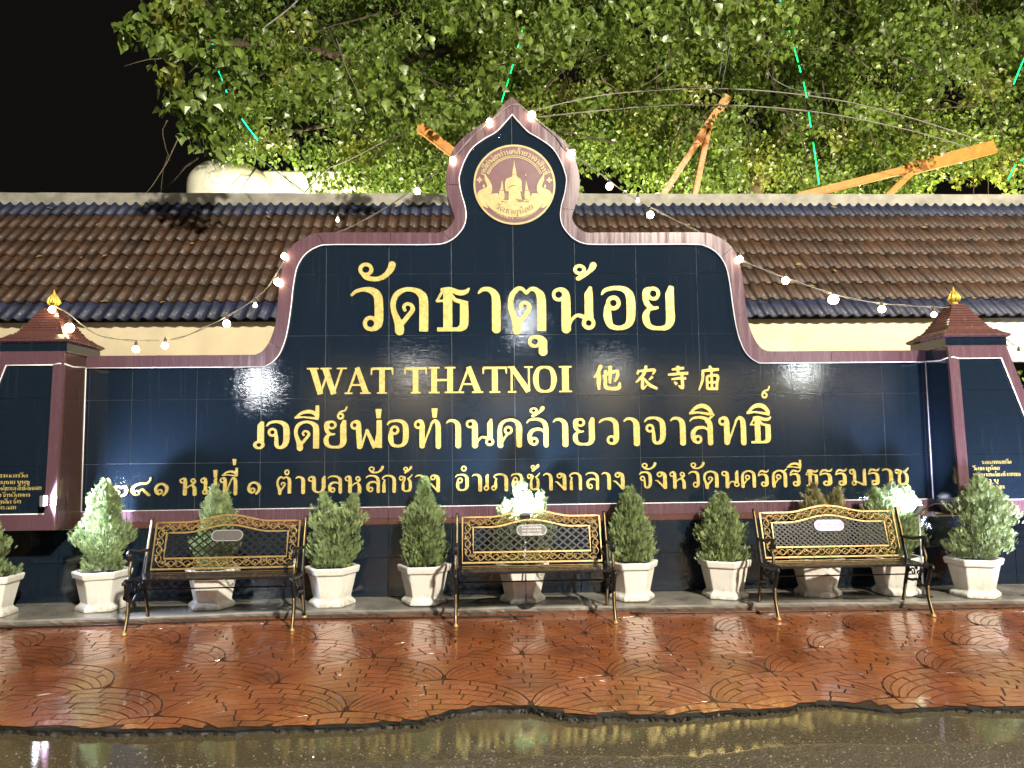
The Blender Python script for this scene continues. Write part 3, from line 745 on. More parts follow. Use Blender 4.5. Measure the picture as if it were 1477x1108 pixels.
f7, g7 = A(900,3.517), A(650,3.517)
place([('จ',68,132),('ั',82,157,60,98),('ง',148,207),('ห',220,302),('ว',315,372),('ั',328,400,58,95),('ด',390,467),('น',482,572),('ค',580,655),('ร',665,722),('ศ',735,815),('ร',825,882),('ี',812,886,48,92),('ธ',905,970),('ร',975,1042),('ร',1055,1115),('ม',1125,1210),('ร',1220,1280),('า',1292,1345),('ช',1355,1427)], f7, g7, b4, h4)

# small lettering, joined: text set along a path of (position, angle)
MARKS = {'ั','้','ุ','ี','ิ','์','่','ู','ํ'}
def small_text(txt, mb, size, put, step=14, depth=.003, total=None):
    """put(u, v) -> (x, z): u along the line in metres, v height in metres"""
    adv = []; u = 0; k = size/180
    items = []
    for ch in txt:
        if ch == ' ': u += 60*k; continue
        x0, x1, y0, y1 = glyph_box(ch, 180, step)
        if ch in MARKS: 
            w_ = x1-x0; lastw = items[-1][2] if items else 0
            yb = -100 if ch in 'ุู' else (205 if not (items and items[-1][0] in MARKS) else 285)
            items.append((ch, u-(w_+26)*k, w_, yb, x0, y0))
        else: items.append((ch, u, x1-x0, y0, x0, y0)); u += (x1-x0+22)*k
    s = (total/u) if total else 1
    for ch, uu, w_, yb, x0, y0 in items:
        V, F = glyph_mesh(ch, 180, 1, 1, depth, None, step)
        mb.add([(*(lambda q: (q[0], v[1], q[1]))(put((uu+v[0]*k)*s, (yb+v[2])*k)),) for v in V], F)
    return u*s

# ---------------------------------------------------------------- round emblem
EC = P(742, 267); ER = (P(801, 267).x-P(683, 267).x)/2
emb = rel(MB()); ex, ez = EC.x-XC, EC.z
er0 = link('emblem', None, sign) if False else None
mb = MB(); disc = [(ex+ER*math.cos(a*math.pi/36), ez+ER*math.sin(a*math.pi/36)) for a in range(72)]
mb.prism(disc, -.012, .0); embl = mb.build('emblem', MT['emblem_ground'], sign)
def relief(polys, y0=-.0155, name='emblem_relief', mat=None):
    mb = MB()
    for p in polys: mb.prism([(ex+x*ER, ez+y*ER) for x, y in p], y0, -.0121)
    return mb.build(name, mat or MT['gold_emblem'], embl)
def annulus(r0, r1, a0, a1, n=60):
    full = abs(a1-a0) >= 360
    mb = MB(); vs = []; fs = []
    for i in range(n+1):
        a = math.radians(a0+(a1-a0)*i/n)
        for r, y in ((r0, -.0121), (r0, -.016), (r1, -.016), (r1, -.0121)): vs.append((ex+ER*r*math.cos(a), y, ez+ER*r*math.sin(a)))
    for i in range(n):
        for k in range(3): fs.append((i*4+k, i*4+k+1, i*4+k+5, i*4+k+4))
    mb.add(vs, fs); return mb
annulus(.955, 1.0, 0, 360).build('ring', MT['gold_emblem'], embl)
annulus(.672, .692, 22, 158).build('ring', MT['gold_emblem'], embl); annulus(.712, .730, 22, 158).build('ring', MT['gold_emblem'], embl)
U = lambda *pts: [((x-541)/514, (552-y)/514) for x, y in pts]     # crop pixels to disc radius units
chedi = [U((541,222),(548,300),(560,360),(568,425),(514,425),(522,360),(534,300)), U((516,428),(566,428),(570,440),(575,452),(508,452),(512,440)),
         U((508,452),(575,452),(620,480),(632,520),(632,600),(640,640),(430,640),(422,600),(425,520),(440,480))]
small1 = [U((386,492),(396,560),(402,625),(362,625),(374,560)), U((350,632),(408,632),(414,680),(420,740),(330,740),(344,680))]
small2 = [U((686,492),(700,560),(716,625),(676,625),(680,560)), U((670,632),(722,632),(736,680),(745,740),(665,740),(666,680))]
relief(chedi); relief(small1); relief(small2)
relief([U((682,400),(690,440),(676,440))])
ban = [(math.cos(a), math.sin(a)) for a in ()]
band = U((160,700),(210,684),(262,668),(330,664),(360,735),(420,748),(470,760),(541,752),(620,762),(665,748),(735,735),(760,664),(830,668),(880,684),(925,700),(918,760),(880,820),(820,880),(740,930),(640,960),(541,968),(440,960),(340,926),(255,872),(195,810),(166,755))
relief([band], -.0150)
relief([U((470,600),(541,560),(610,600),(620,690),(640,760),(420,790),(465,745))], -.0172, 'seated_figure')
naga = U((175,410),(190,445),(215,480),(240,520),(258,570),(262,620),(252,662),(205,684),(160,700),(166,755),(190,810),(215,850),(180,850),(130,820),(95,770),(74,720),(76,670),(100,630),(150,606),(190,592),(200,570),(185,530),(168,490),(166,440))
nagar = [(-x, y) for x, y in naga]
relief([naga], -.0160, 'naga'); relief([nagar], -.0160, 'naga')
relief([U((155,545),(168,565),(172,590),(150,592),(140,580))], -.0160, 'naga'); relief([[(-x, y) for x, y in U((155,545),(168,565),(172,590),(150,592),(140,580))]], -.0160, 'naga')
for s in (-1, 1):
    cx0 = s*.85; cz0 = .115
    relief([[(cx0, cz0+.085), (cx0+.028, cz0+.028), (cx0+.085, cz0), (cx0+.028, cz0-.028), (cx0, cz0-.085), (cx0-.028, cz0-.028), (cx0-.085, cz0), (cx0-.028, cz0+.028)]], -.016, 'star')
    relief([[(cx0+.018*math.cos(a), cz0+.018*math.sin(a)) for a in (0, 1.57, 3.14, 4.71)]], -.0175, 'star_centre', MT['emblem_engrave'])
relief([[(-.16, -.08), (-.06, -.02), (.02, -.01), (.02, -.03), (-.06, -.05), (-.15, -.10)], [(.18, -.17), (.24, -.26), (.22, -.34), (.16, -.30)], [(-.24, -.20), (-.17, -.22), (-.15, -.30), (-.20, -.40), (-.25, -.36)], [(.02, -.36), (.20, -.38), (.23, -.43), (.10, -.44)],
        [(-.34, -.41), (-.26, -.42), (-.22, -.44), (-.33, -.44)], [(.26, -.42), (.34, -.41), (.36, -.42), (.26, -.445)]], -.0180, 'engraving', MT['emblem_engrave'])
mb = MB()
for i in range(40):
    pass
txt = 'เจดีย์พ่อท่านคล้ายวาจาสิทธิ์'
r_ = ER*.765; tot = r_*math.radians(146)
small_text(txt, mb, ER*.105, lambda u, v: (ex+(r_+v)*math.cos(math.radians(163)-u/r_), ez+(r_+v)*math.sin(math.radians(163)-u/r_)), total=tot)
r2 = ER*.935; tot2 = ER*.90*math.radians(50)
for t_, a0 in (('ตำบลหลักช้าง', 218), ('จังหวัดนครศรีธรรมราช', 273)):
    small_text(t_.replace('ำ', 'ํา'), mb, ER*.060, lambda u, v: (ex+(r2-v*-1-ER*.075*1-v*0)*math.cos(math.radians(a0)+u/(ER*.9))*1.0, ez+(r2-ER*.075+v*-1+v*0)*math.sin(math.radians(a0)+u/(ER*.9))), total=tot2)
mb.v = [(x, y-.0125, z) for x, y, z in mb.v]
tag(mb.build('emblem_lettering', MT['gold_emblem'], embl), kind='stuff')
mb = MB(); r3 = ER*.80; tot3 = r3*math.radians(74)
small_text('วัดธาตุน้อย', mb, ER*.11, lambda u, v: (ex+(r3-v)*math.cos(math.radians(233)+u/r3), ez+.06*ER+(r3-v)*math.sin(math.radians(233)+u/r3)), total=tot3, depth=.0015)
mb.v = [(x, y-.0152, z) for x, y, z in mb.v]
tag(mb.build('emblem_lettering', MT['emblem_engrave'], embl), kind='stuff')

# ================================================================ side pylons
def pylon(sx, label):
    """sx=+1 right, -1 left.  local x measured from the inner side outwards"""
    x_in = XC+sx*X_END
    root = empty('gate_pylon', (x_in, 0, 0)); tag(root, label, 'pylon', 'pylons at the ends of the sign wall')
    W = lambda x: sx*x
    def fr(z):  # front y, outer x at height z
        return -.35-.055*(2.246-z)/1.4, .545+.315*(2.236-z)
    def quadbody(z0, z1, inset, name, mat, y_off=0, par=root, xa=0, xb=None, bev=.003):
        ya, oa = fr(z0); yb, ob = fr(z1)
        vs = [(W(0+inset), ya-y_off, z0), (W(oa-inset), ya-y_off, z0), (W(oa-inset), .28, z0), (W(inset), .28, z0), (W(inset), yb-y_off, z1), (W(ob-inset), yb-y_off, z1), (W(ob-inset), .28, z1), (W(inset), .28, z1)]
        fs = [(0,3,2,1),(4,5,6,7),(0,1,5,4),(1,2,6,5),(2,3,7,6),(3,0,4,7)]
        if sx < 0: fs = [f[::-1] for f in fs]
        return MB().add(vs, fs).build(name, mat, par, bevel=bev)
    quadbody(.73, 2.246, 0, 'body', MT['plumdark'])
    # face panels standing proud of the body: navy field framed in plum
    def face(poly, off, t, mat, name):      # poly in (x, z), laid on the sloping front
        vs = [(W(x), fr(z)[0]-off, z) for x, z in poly]+[(W(x), fr(z)[0]-off+t, z) for x, z in poly]; n = len(poly)
        fs = [tuple(range(n)), tuple(range(2*n-1, n-1, -1))]+[(i, i+n, (i+1) % n+n, (i+1) % n) for i in range(n)]
        A = parea([(W(x), z) for x, z in poly])
        if A < 0: fs = [f[::-1] for f in fs]
        return MB().add(vs, fs).build(name, mat, root)
    zt, zb = 2.135, .870; o = lambda z: fr(z)[1]
    bw = .092
    face([(.0, .735), (bw, .735), (bw, zt), (.0, zt)], .022, .0215, MT['plum'], 'frame_piece')
    face([(.0, zt+.001), (o(zt), zt+.001), (o(2.2455), 2.2455), (.0, 2.2455)], .022, .0215, MT['plum'], 'frame_piece')
    face([(o(zb)-bw, zb), (o(zb), zb), (o(zt), zt), (o(zt)-bw, zt)], .022, .0215, MT['plum'], 'frame_piece')
    face([(bw+.001, .735), (o(.735), .735), (o(zb-.001), zb-.001), (bw+.001, zb-.001)], .022, .0215, MT['plum'], 'frame_piece')
    zs = [zb+.001, 1.27, 1.85, zt-.001]
    for z0, z1 in zip(zs, zs[1:]):
        face([(bw+.001, z0+.001), (o(z0)-bw-.001, z0+.001), (o(z1)-bw-.001, z1-.001), (bw+.001, z1-.001)], .010, .0095, MT['navy'], 'granite_tile')
    mbb = MB(); mbb.sm = True
    path = [(W(bw), fr(zt)[0]-.021, zt), (W(o(zt)-bw), fr(zt)[0]-.021, zt), (W(o(zb)-bw), fr(zb)[0]-.021, zb), (W(bw), fr(zb)[0]-.021, zb)]
    mbb.tube(path, .0065, 6)
    mbb.tube([(W(bw), fr(zt)[0]-.021, zt), (W(.04), fr(zt)[0]-.022, zt+.012), (W(-.004), fr(zt)[0]-.01, zt+.008), (W(-.006), -.25, zt-.005), (W(-.006), -.04, hin[-1][1])], .0065, 6)
    mbb.tube([(W(-.006), -.03, hin[-1][1]), (W(-.006), -.03, Z_TRIM)], .0045, 6)
    mbb.build('white_bead', MT['white_bead'], root)
    # joints on the visible flank: two thin slabs
    for z0, z1 in ((.735, 1.27), (1.272, 1.85), (1.852, 2.24)):
        ya, yb = fr(z0)[0], fr(z1)[0]
        vs = [(W(-.003), ya+.012, z0), (W(-.003), -.034, z0), (W(-.003), -.034, z1), (W(-.003), yb+.012, z1), (W(.002), ya+.012, z0), (W(.002), -.034, z0), (W(.002), -.034, z1), (W(.002), yb+.012, z1)]
        fs = [(0,1,2,3),(7,6,5,4),(0,4,5,1),(1,5,6,2),(2,6,7,3),(3,7,4,0)]
        if sx < 0: fs = [f[::-1] for f in fs]
        MB().add(vs, fs).build('flank_slab', MT['flank'] if sx < 0 else MT['navy'], root)
    # ledge under the body, plinth core already part of the wall line
    # cap: neck band, cornice and stepped bell roof
    cx_, cy0 = .275, -.075
    def ring(hx, hy, z): return [(W(cx_)-hx, cy0-hy, z), (W(cx_)+hx, cy0-hy, z), (W(cx_)+hx, cy0+hy, z), (W(cx_)-hx, cy0+hy, z)]
    def stack(levels, name, mat, bev=0, smooth=False):
        vs = []; fs = []
        for hx, hy, z in levels: vs += ring(hx, hy, z)
        for i in range(len(levels)-1):
            for k in range(4): k2 = (k+1) % 4; fs.append((i*4+k, i*4+k2, i*4+4+k2, i*4+4+k))
        fs.append((3, 2, 1, 0)); n = len(levels)*4; fs.append((n-4, n-3, n-2, n-1))
        mb = MB(); mb.add(vs, fs); return mb.build(name, mat, cap)
    cap = empty('cap'); cap.parent = root
    stack([(.292, .287, 2.2465), (.292, .287, 2.256)], 'neck_fillet', MT['plum'])
    stack([(.284, .279, 2.2565), (.284, .279, 2.330)], 'neck_band', MT['navy'])
    stack([(.292, .287, 2.3305), (.312, .307, 2.345), (.312, .307, 2.352)], 'cornice', MT['plum'])
    lv = []; z = 2.3525; hx = .312
    prof = [(.312, 0), (.308, .010), (.270, .030), (.240, .055), (.236, .062), (.214, .064), (.208, .080), (.198, .082), (.190, .100)]
    n = 9
    for k in range(n):
        h0 = .190-(.190-.062)*(k/n)**.92; h1 = .190-(.190-.062)*((k+1)/n)**.92
        z0 = .100+.225*(k/n); z1 = .100+.225*((k+1)/n)
        prof += [(h0-.008, z0+.002), (h0-.004, z0+.007), (h1+.005, z1-.003)]
    prof += [(.058, .327)]
    stack([(a, a*.985, z+b) for a, b in prof], 'stepped_roof', MT['plumdark'])
    fin_ = MB(); fin_.sm = True
    zt_ = z+.327
    fin_.lathe([(.026, 0), (.034, .006), (.034, .016), (.022, .022), (.028, .030), (.042, .048), (.046, .068), (.038, .092), (.022, .118), (.010, .145), (.003, .175)], (W(cx_), cy0, zt_), 14)
    for k in range(8):
        a = k*math.pi/4; d = Vector((math.cos(a), math.sin(a), 0)); b = Vector((W(cx_), cy0, zt_))
        fin_.tube([b+d*.036+Vector((0,0,.03)), b+d*.050+Vector((0,0,.060)), b+d*.034+Vector((0,0,.100)), b+d*.014+Vector((0,0,.135))], [.010, .013, .009, .002], 6)
    fin_.build('finial', MT['finial'], cap)
    return root
pyl_r = pylon(1, 'right hand pylon, its stepped plum cap shiny under a gold bud finial')
pyl_l = pylon(-1, 'left hand pylon cut by the photo edge, its stepped cap dark')
# small donors' lists on the pylon faces
def pylon_text(root, sx, rows, size):
    mb = MB()
    for (x0, x1, y0, words_) in rows:
        a = P(x0, y0, -.42); b = P(x1, y0, -.42); rx = root.location.x
        zf = a.z; yf = -.35-.055*(2.246-zf)/1.4-.0115
        m2 = MB(); small_text(words_, m2, size, lambda u, v: (u+a.x-rx, v+zf), step=22, depth=.003, total=b.x-a.x)
        mb.add([(x, y+yf, z) for x, y, z in m2.v], m2.f)
    tag(mb.build('small_lettering', MT['gold_letter'], root), kind='stuff')
pylon_text(pyl_l, -1, [(-22, 39, 689.5, 'คณะกรรมการวัด'.replace('ณ', 'น').replace('ะ', '')), (-24, 42, 699, 'นาย สมชาย บุญชู'.replace('ญ', 'น')), (-24, 59, 708, 'พ่อท่าน คล้ายวาจา สิทธิ์ภาคกลาง'), (-24, 43, 717.5, 'นางสาว จังหวัดนคร'), (-24, 30, 727, 'ตํา บล หลัก ช้าง'), (-24, 23, 735.5, 'อํา เภอช้าง กลาง')], .028)
pylon_text(pyl_r, 1, [(1418, 1461, 669.5, 'ร คณ'.replace('ณ', 'น')+'ะ'.replace('ะ', '')+'กรรมการวัด'), (1405, 1444, 678.5, 'วัดธา ตุน้อย'), (1405, 1474, 687.5, 'นายสม ชายคล้าย ศรี ธรรมราช'), (1405, 1442, 696.5, 'น สาว บุ'), (1426, 1450, 705, 'ช้างกลาง')], .028)
# ================================================================ gallery with tiled roof behind the sign
TH = R_(46); EY, EZ = 2.60, P(1150, 459, 2.60).z; SL = 3.06; NR = 8; ROW = SL/NR; TW = .160
ud = Vector((0, math.cos(TH), math.sin(TH))); un = Vector((0, -math.sin(TH), math.cos(TH)))
gal = empty('gallery_building', (0, 2.75, 0)); tag(gal, 'long low gallery with cream walls under a brown pantile roof edged by blue rows', 'building')
def gl(mb):
    mb.v = [(x, y-2.75, z) for x, y, z in mb.v]; return mb
gl(MB().box(-12, 6.74, 2.74, 2.9, -.34, EZ+.06)).build('wall', MT['plaster'], gal)
gl(MB().box(6.741, 13, 2.74, 2.9, 2.43, EZ+.06)).build('wall', MT['white_wall'], gal)

mb = MB()   # boarding under the tiles
a = Vector((0, EY+.12, EZ+.06)); b = a+ud*(SL+.02)
mb.add([(-12, a.y, a.z), (13, a.y, a.z), (13, b.y, b.z), (-12, b.y, b.z), (-12, a.y, a.z-.05), (13, a.y, a.z-.05), (13, b.y, b.z-.05), (-12, b.y, b.z-.05)], [(0,1,2,3),(7,6,5,4),(0,4,5,1),(1,5,6,2),(2,6,7,3),(3,7,4,0)])
gl(mb).build('roof_boards', MT['bark'], gal)
def tile_mesh(mat, nm):
    n = 8; L_ = ROW+.045; vs = []; fs = []
    def h(t): 
        c = math.cos(2*math.pi*(t-.30)); return .026*max(-.55, c)
    for k, (s, lift) in enumerate(((0, .028), (L_, .002))):
        for i in range(n+1):
            t = i/n; p = Vector((t*TW*1.03, 0, 0))+ud*s+un*(h(t)+lift+.012+(.004*t)); vs.append(p)
    for i in range(n+1): t = i/n; vs.append(Vector((t*TW*1.03, 0, 0))+un*(h(t)+.028-.004))
    for i in range(n): fs.append((i, i+1, n+2+i, n+1+i)); fs.append((2*n+2+i, 2*n+3+i, i+1, i))
    mb = MB(); mb.add(vs, fs); me = mb.mesh(nm, mat)
    for p in me.polygons: p.use_smooth = (p.index % 2 == 0)
    return me
tm_br, tm_bl = tile_mesh(MT['tile_brown'], 'brown_tile'), tile_mesh(MT['tile_blue'], 'blue_tile')
tiles = []; tr2 = random.Random(2)
for r in range(NR):
    for c in range(-68, 74):
        x = c*TW+(.0 if r % 2 else .0); p = Vector((x, EY, EZ))+ud*(r*ROW)
        d = p+Vector((TW/2, 0, 0))-CAM; sxp = 738.5+d.dot(Rv)/d.dot(Fv)*FPX; syp = 554-d.dot(Uv)/d.dot(Fv)*FPX
        hid = (abs(sxp-741) < 335 and syp > 345) or sxp < -8 or sxp > 1485 or (abs(sxp-741) < 80)
        tiles.append((hid, d.length, p, r))
order = sorted([t for t in tiles if not t[0]], key=lambda t: t[1])
chosen = set(id(t) for t in order[:300])
sv = {0: MB(), 1: MB()}
for t in tiles:
    hid, _, p, r = t; blue = r in (0, NR-1); me = tm_bl if blue else tm_br
    j = Vector((0, tr2.uniform(-.006, .006), tr2.uniform(-.003, .004)))
    if id(t) in chosen:
        o = link('roof_tile', me, gal, (p.x+j.x, p.y+j.y-2.75, p.z+j.z)); o.rotation_euler = (tr2.uniform(-.008, .008), tr2.uniform(-.012, .012), tr2.uniform(-.012, .012))
    else:
        m = sv[int(blue)]; co = [v.co+p+j-Vector((0, 2.75, 0)) for v in me.vertices]; m.sm = True; m.add(co, [tuple(f.vertices) for f in me.polygons])
tag(sv[0].build('roof_tiles', MT['tile_brown'], gal), kind='stuff'); tag(sv[1].build('roof_tiles', MT['tile_blue'], gal), kind='stuff')
rp = Vector((0, EY, EZ))+ud*SL
mb = MB(); N = 120; vs = []; fs = []; er = random.Random(6)
for i in range(N+1):
    x = -12+25*i/N; u = er.uniform(-.010, .010)
    vs += [(x, rp.y-.02, rp.z-.03+u*1.3), (x, rp.y-.03, rp.z+.10+u*.3), (x, rp.y-.02, rp.z+.185+u*.3), (x, rp.y+.30, rp.z+.19), (x, rp.y+.32, rp.z-.1)]
for i in range(N):
    for k in range(4): fs.append((i*5+k, i*5+5+k, i*5+6+k, i*5+1+k))
mb.add(vs, fs); gl(mb).build('ridge_coping', MT['concrete'], gal)

# pale domed building behind the ridge
DY = 9.5
dc = P(331, 272, DY); dm = empty('domed_building', (dc.x, DY, 0)); tag(dm, 'pale cream rendered building with a low rounded dome rising behind the roof ridge', 'building')
m = MB(); m.sm = True; Rr = .88; top = P(331, 234, DY).z
m.lathe([(Rr, 0), (Rr, top-.62)]+[(Rr*math.cos(a), top-.62+.62*math.sin(a)) for a in [k*math.pi/18 for k in range(1, 9)]]+[(.02, top)], (0, 0, 0), 36); m.build('dome', MT['dome'], dm)
tb = P(400, 241, DY)
MB().box(P(366, 250, DY).x-dc.x, P(520, 250, DY).x-dc.x, .2, 1.4, 0, tb.z).build('wall', MT['dome'], dm, bevel=.04)
m = MB(); m.sm = True; c2 = P(500, 272, DY+1); m.lathe([(.62, 0), (.62, c2.z-.3), (.55, c2.z-.02), (.35, c2.z+.22), (.02, c2.z+.30)], (c2.x-dc.x, 1.6, 0), 30); m.build('dome', MT['dome'], dm)

# ================================================================ bodhi tree
tree = empty('bodhi_tree', (5.6, 12.0, -.3)); tag(tree, 'huge spreading bodhi tree with heart shaped leaves filling the night sky over the roof', 'tree')
TO = Vector((5.6, 12.0, -.3))
def limb(mb, pts, r0, r1, n=9):
    q = catmull([tuple(p) for p in pts], 5); mb.tube(q, [r0+(r1-r0)*i/(len(q)-1) for i in range(len(q))], n)
m = MB(); m.sm = True
T0 = Vector((0, 0, 0)); 
limb(m, [(0,0,-.2), (.05,0,1.5), (-.1,-.1,3.4), (-.2,-.3,5.2)], .62, .42, 14)
loc = lambda px, py, Y: P(px, py, Y)-TO
limb(m, [(-.2,-.3,5.0), loc(1130, 190, 10.5), loc(1165, 110, 10.2), loc(1200, 40, 9.8), loc(1290, -60, 9.4)], .26, .13)
limb(m, [loc(1200, 40, 9.8), loc(1300, 22, 9.6), loc(1440, 28, 9.2), loc(1560, 60, 9)], .13, .06)
limb(m, [(-.2,-.3,4.8), loc(1040, 235, 10.2), loc(960, 150, 9.6), loc(860, 70, 8.8), loc(760, 20, 8.0)], .30, .10)
limb(m, [loc(860, 70, 8.8), loc(700, 60, 8.0), loc(560, 90, 7.4), loc(430, 70, 6.6), loc(300, 60, 5.6)], .15, .04)
limb(m, [loc(1040, 235, 10.2), loc(860, 190, 9.5), loc(700, 180, 8.9), loc(560, 170, 8.4), loc(420, 190, 7.8)], .14, .03)
limb(m, [loc(1200, 40, 9.8), loc(1120, -40, 8.8), loc(960, -60, 7.8), loc(800, -90, 7)], .16, .06)
limb(m, [loc(1130, 190, 10.5), loc(1260, 160, 10), loc(1380, 190, 9.4), loc(1500, 180, 9)], .12, .04)
m.build('trunk', MT['bark'], tree)
tw = MB(); tw.sm = True; tr3 = random.Random(21)
for _ in range(150):
    px, py, Y = tr3.uniform(240, 1500), tr3.uniform(-40, 250), tr3.uniform(4.5, 9.5); a = loc(px, py, Y)
    q = [a]; d = Vector((tr3.uniform(-1, 1), tr3.uniform(-.4, .4), tr3.uniform(-1, .4))).normalized()
    for k in range(5): d = (d+Vector((tr3.uniform(-.4, .4), tr3.uniform(-.3, .3), tr3.uniform(-.45, .15)))).normalized(); q.append(q[-1]+d*tr3.uniform(.18, .4))
    tw.tube(q, [.016, .013, .011, .009, .006, .004], 5)
tag(tw.build('twigs', MT['bark'], tree), kind='stuff')
LEAF = np.array([(0, 0, 0), (.42, 0, -.10), (.50, .02, -.38), (.26, .0, -.74), (0, -.02, -1.22), (-.26, .0, -.74), (-.50, .02, -.38), (-.42, 0, -.10), (0, .10, -.45)])
LF = [(0, 8, 2, 1), (8, 4, 3, 2), (0, 7, 6, 8), (8, 6, 5, 4)]
lr = np.random.default_rng(12)
clumps = []
def inside_left(px, py):   # ragged left outline of the crown in the picture plane, only used to seed branch ends
    ln = [(-200, 150), (0, 205), (45, 185), (75, 235), (140, 240), (185, 285), (215, 320), (240, 350), (275, 395), (300, 420)]
    for a, b in zip(ln, ln[1:]):
        if py <= b[0]: return px > a[1]+(b[1]-a[1])*(py-a[0])/(b[0]-a[0])
    return px > 420
c_r = random.Random(33)
for _ in range(560):
    px = c_r.uniform(170, 1720); py = c_r.uniform(-330, 292)
    Y = c_r.choice([c_r.uniform(2.2, 4.6), c_r.uniform(4.5, 8.5), c_r.uniform(6.9, 10.5), c_r.uniform(9.5, 13.5), c_r.uniform(9.5, 13.5)])
    if Y < 4.6 and not (py < 210 and (px < 760 or py < 60)): continue
    if 4.5 < Y < 6.9 and py > 225: continue
    if Y < 6.9: rr = c_r.uniform(.22, .48)
    else: rr = c_r.uniform(.4, .85)
    mpx = rr*1074/(Y+6.9)
    if not inside_left(px-mpx*.75, py): continue
    c = P(px, py, Y)
    if c.z+0 < 5.75 and 2.3 < c.y < 6.8 and c.z-rr < EZ+(c.y-EY)*math.tan(TH)+.5: continue
    clumps.append((c, rr))
for _ in range(250):
    px = c_r.uniform(300, 1640); py = c_r.uniform(-60, 282); Y = c_r.uniform(6.9, 8.4); rr = c_r.uniform(.38, .62)
    if inside_left(px-rr*1074/(Y+6.9)*.7, py): clumps.append((P(px, py, Y), rr))
for (px, py) in [(1020, 180), (1000, 215), (1065, 190), (1090, 215), (1130, 160), (985, 165), (1040, 235), (1140, 225), (1200, 130), (390, 70), (440, 85), (500, 60), (340, 215), (370, 225), (1250, 190), (1280, 265), (960, 245), (1215, 230)]:
    clumps.append((P(px, py, 7.9 if 900 < px else 6.9), .42))
for _ in range(60):
    px = c_r.uniform(300, 1640); py = c_r.uniform(-60, 215); Y = c_r.uniform(4.6, 6.8); rr = c_r.uniform(.25, .45)
    if inside_left(px-rr*1074/(Y+6.9)*.7, py): clumps.append((P(px, py, Y), rr))
for (px, py) in [(195,45),(215,30),(232,62),(250,20),(243,110),(262,150),(285,175),(300,120),(270,70),(310,200),(320,160),(300,30),(340,215),(345,120),(330,80),(470,262)]:
    clumps.append((P(px, py, 2.6 if py < 205 else 7.6), .26 if py < 205 else .34))
def _pp(c):
    d = Vector(c)-CAM; return 738.5+d.dot(Rv)/d.dot(Fv)*FPX, 554-d.dot(Uv)/d.dot(Fv)*FPX
clumps = [k for k in clumps if not (_pp(k[0])[0] < 450 and _pp(k[0])[1] > 222)]
V = []; Fi = []; MI = []; singles = []
tot = 0
for ci, (c, rr) in enumerate(clumps):
    n = int(165*(rr/.5)**2.1*(1.25 if c.y > 6.8 else 1.0)); n = max(26, n)
    young = lr.random() < .14
    for k in range(n):
        d = lr.normal(size=3); d /= np.linalg.norm(d); rad = rr*lr.random()**.45
        p = np.array(c)+d*rad*np.array([1.15, 1, .85]); s = lr.uniform(.062, .112)*(1.25 if c.y < 5 else 1.0)
        if c.y < 5 and ci >= len(clumps)-19: s *= 1.15
        yw = lr.uniform(0, 2*math.pi); tl = abs(lr.normal(.35, .45)); rl = lr.normal(0, .5)
        Mx = Matrix.Rotation(yw, 3, 'Z') @ Matrix.Rotation(tl, 3, 'X') @ Matrix.Rotation(rl, 3, 'Y')
        singles.append((float(np.linalg.norm(p-np.array(CAM))), p, Mx, s, young))
singles.sort(key=lambda t: t[0])
def inframe(p):
    d = Vector(p)-CAM; x = 738.5+d.dot(Rv)/d.dot(Fv)*FPX; y = 554-d.dot(Uv)/d.dot(Fv)*FPX
    return 0 < x < 1477 and 0 < y < 300
lm = {}
for yk, mt in ((False, 'leaf'), (True, 'leaf_y')):
    mm = MB(); mm.add([tuple(q) for q in LEAF], LF); lm[yk] = mm.mesh('heart_leaf', MT[mt])
rest = []; nl = 0
for t in singles:
    if nl < 290 and inframe(t[1]):
        o = link('leaf', lm[t[4]], tree); o.matrix_local = Matrix.Translation(Vector(t[1])-TO) @ t[2].to_4x4() @ Matrix.Diagonal((t[3], t[3], t[3], 1)); nl += 1
    else: rest.append(t)
N = len(rest); base = LEAF
allv = np.empty((N, 9, 3)); 
for i, t in enumerate(rest): allv[i] = (base*t[3]) @ np.array(t[2]).T + t[1] - np.array(TO)
fa = np.array(LF); allf = (fa[None]+9*np.arange(N)[:, None, None]).reshape(-1, 4)
me = bpy.data.meshes.new('foliage'); me.vertices.add(N*9); me.vertices.foreach_set('co', allv.ravel())
me.loops.add(allf.size); me.loops.foreach_set('vertex_index', allf.ravel().astype(np.int32))
me.polygons.add(len(allf)); me.polygons.foreach_set('loop_start', np.arange(0, allf.size, 4, dtype=np.int32)); me.polygons.foreach_set('loop_total', np.full(len(allf), 4, np.int32))
me.materials.append(MT['leaf']); me.materials.append(MT['leaf_y'])
me.polygons.foreach_set('material_index', np.repeat(np.array([int(t[4]) for t in rest], np.int32), 4)); me.update(calc_edges=True); me.validate()
tag(link('crown', me, tree), kind='stuff')
print('leaves', N)

mb = MB(); fr_ = random.Random(77)   # leaves fallen on the tiles
for _ in range(34):
    x = fr_.uniform(-7, 8); s_ = fr_.uniform(.1, SL-.1); p = Vector((x, EY, EZ))+ud*s_+un*.062; k = fr_.uniform(.03, .06); a = fr_.uniform(0, 6.3)
    e1 = Vector((1, 0, 0))*math.cos(a)+ud*math.sin(a); e2 = ud*math.cos(a)-Vector((1, 0, 0))*math.sin(a)
    mb.add([p-e1*k, p-e2*k*.55+un*.006, p+e1*k, p+e2*k*.55+un*.012], [(0, 1, 2, 3)])
MT['dry_leaf'] = simple('dry_leaf', (.22, .15, .06), .7, var=.5, scale=6)
tag(mb.build('fallen_leaves', MT['dry_leaf']), 'dry leaves fallen on the brown roof tiles', kind='stuff')
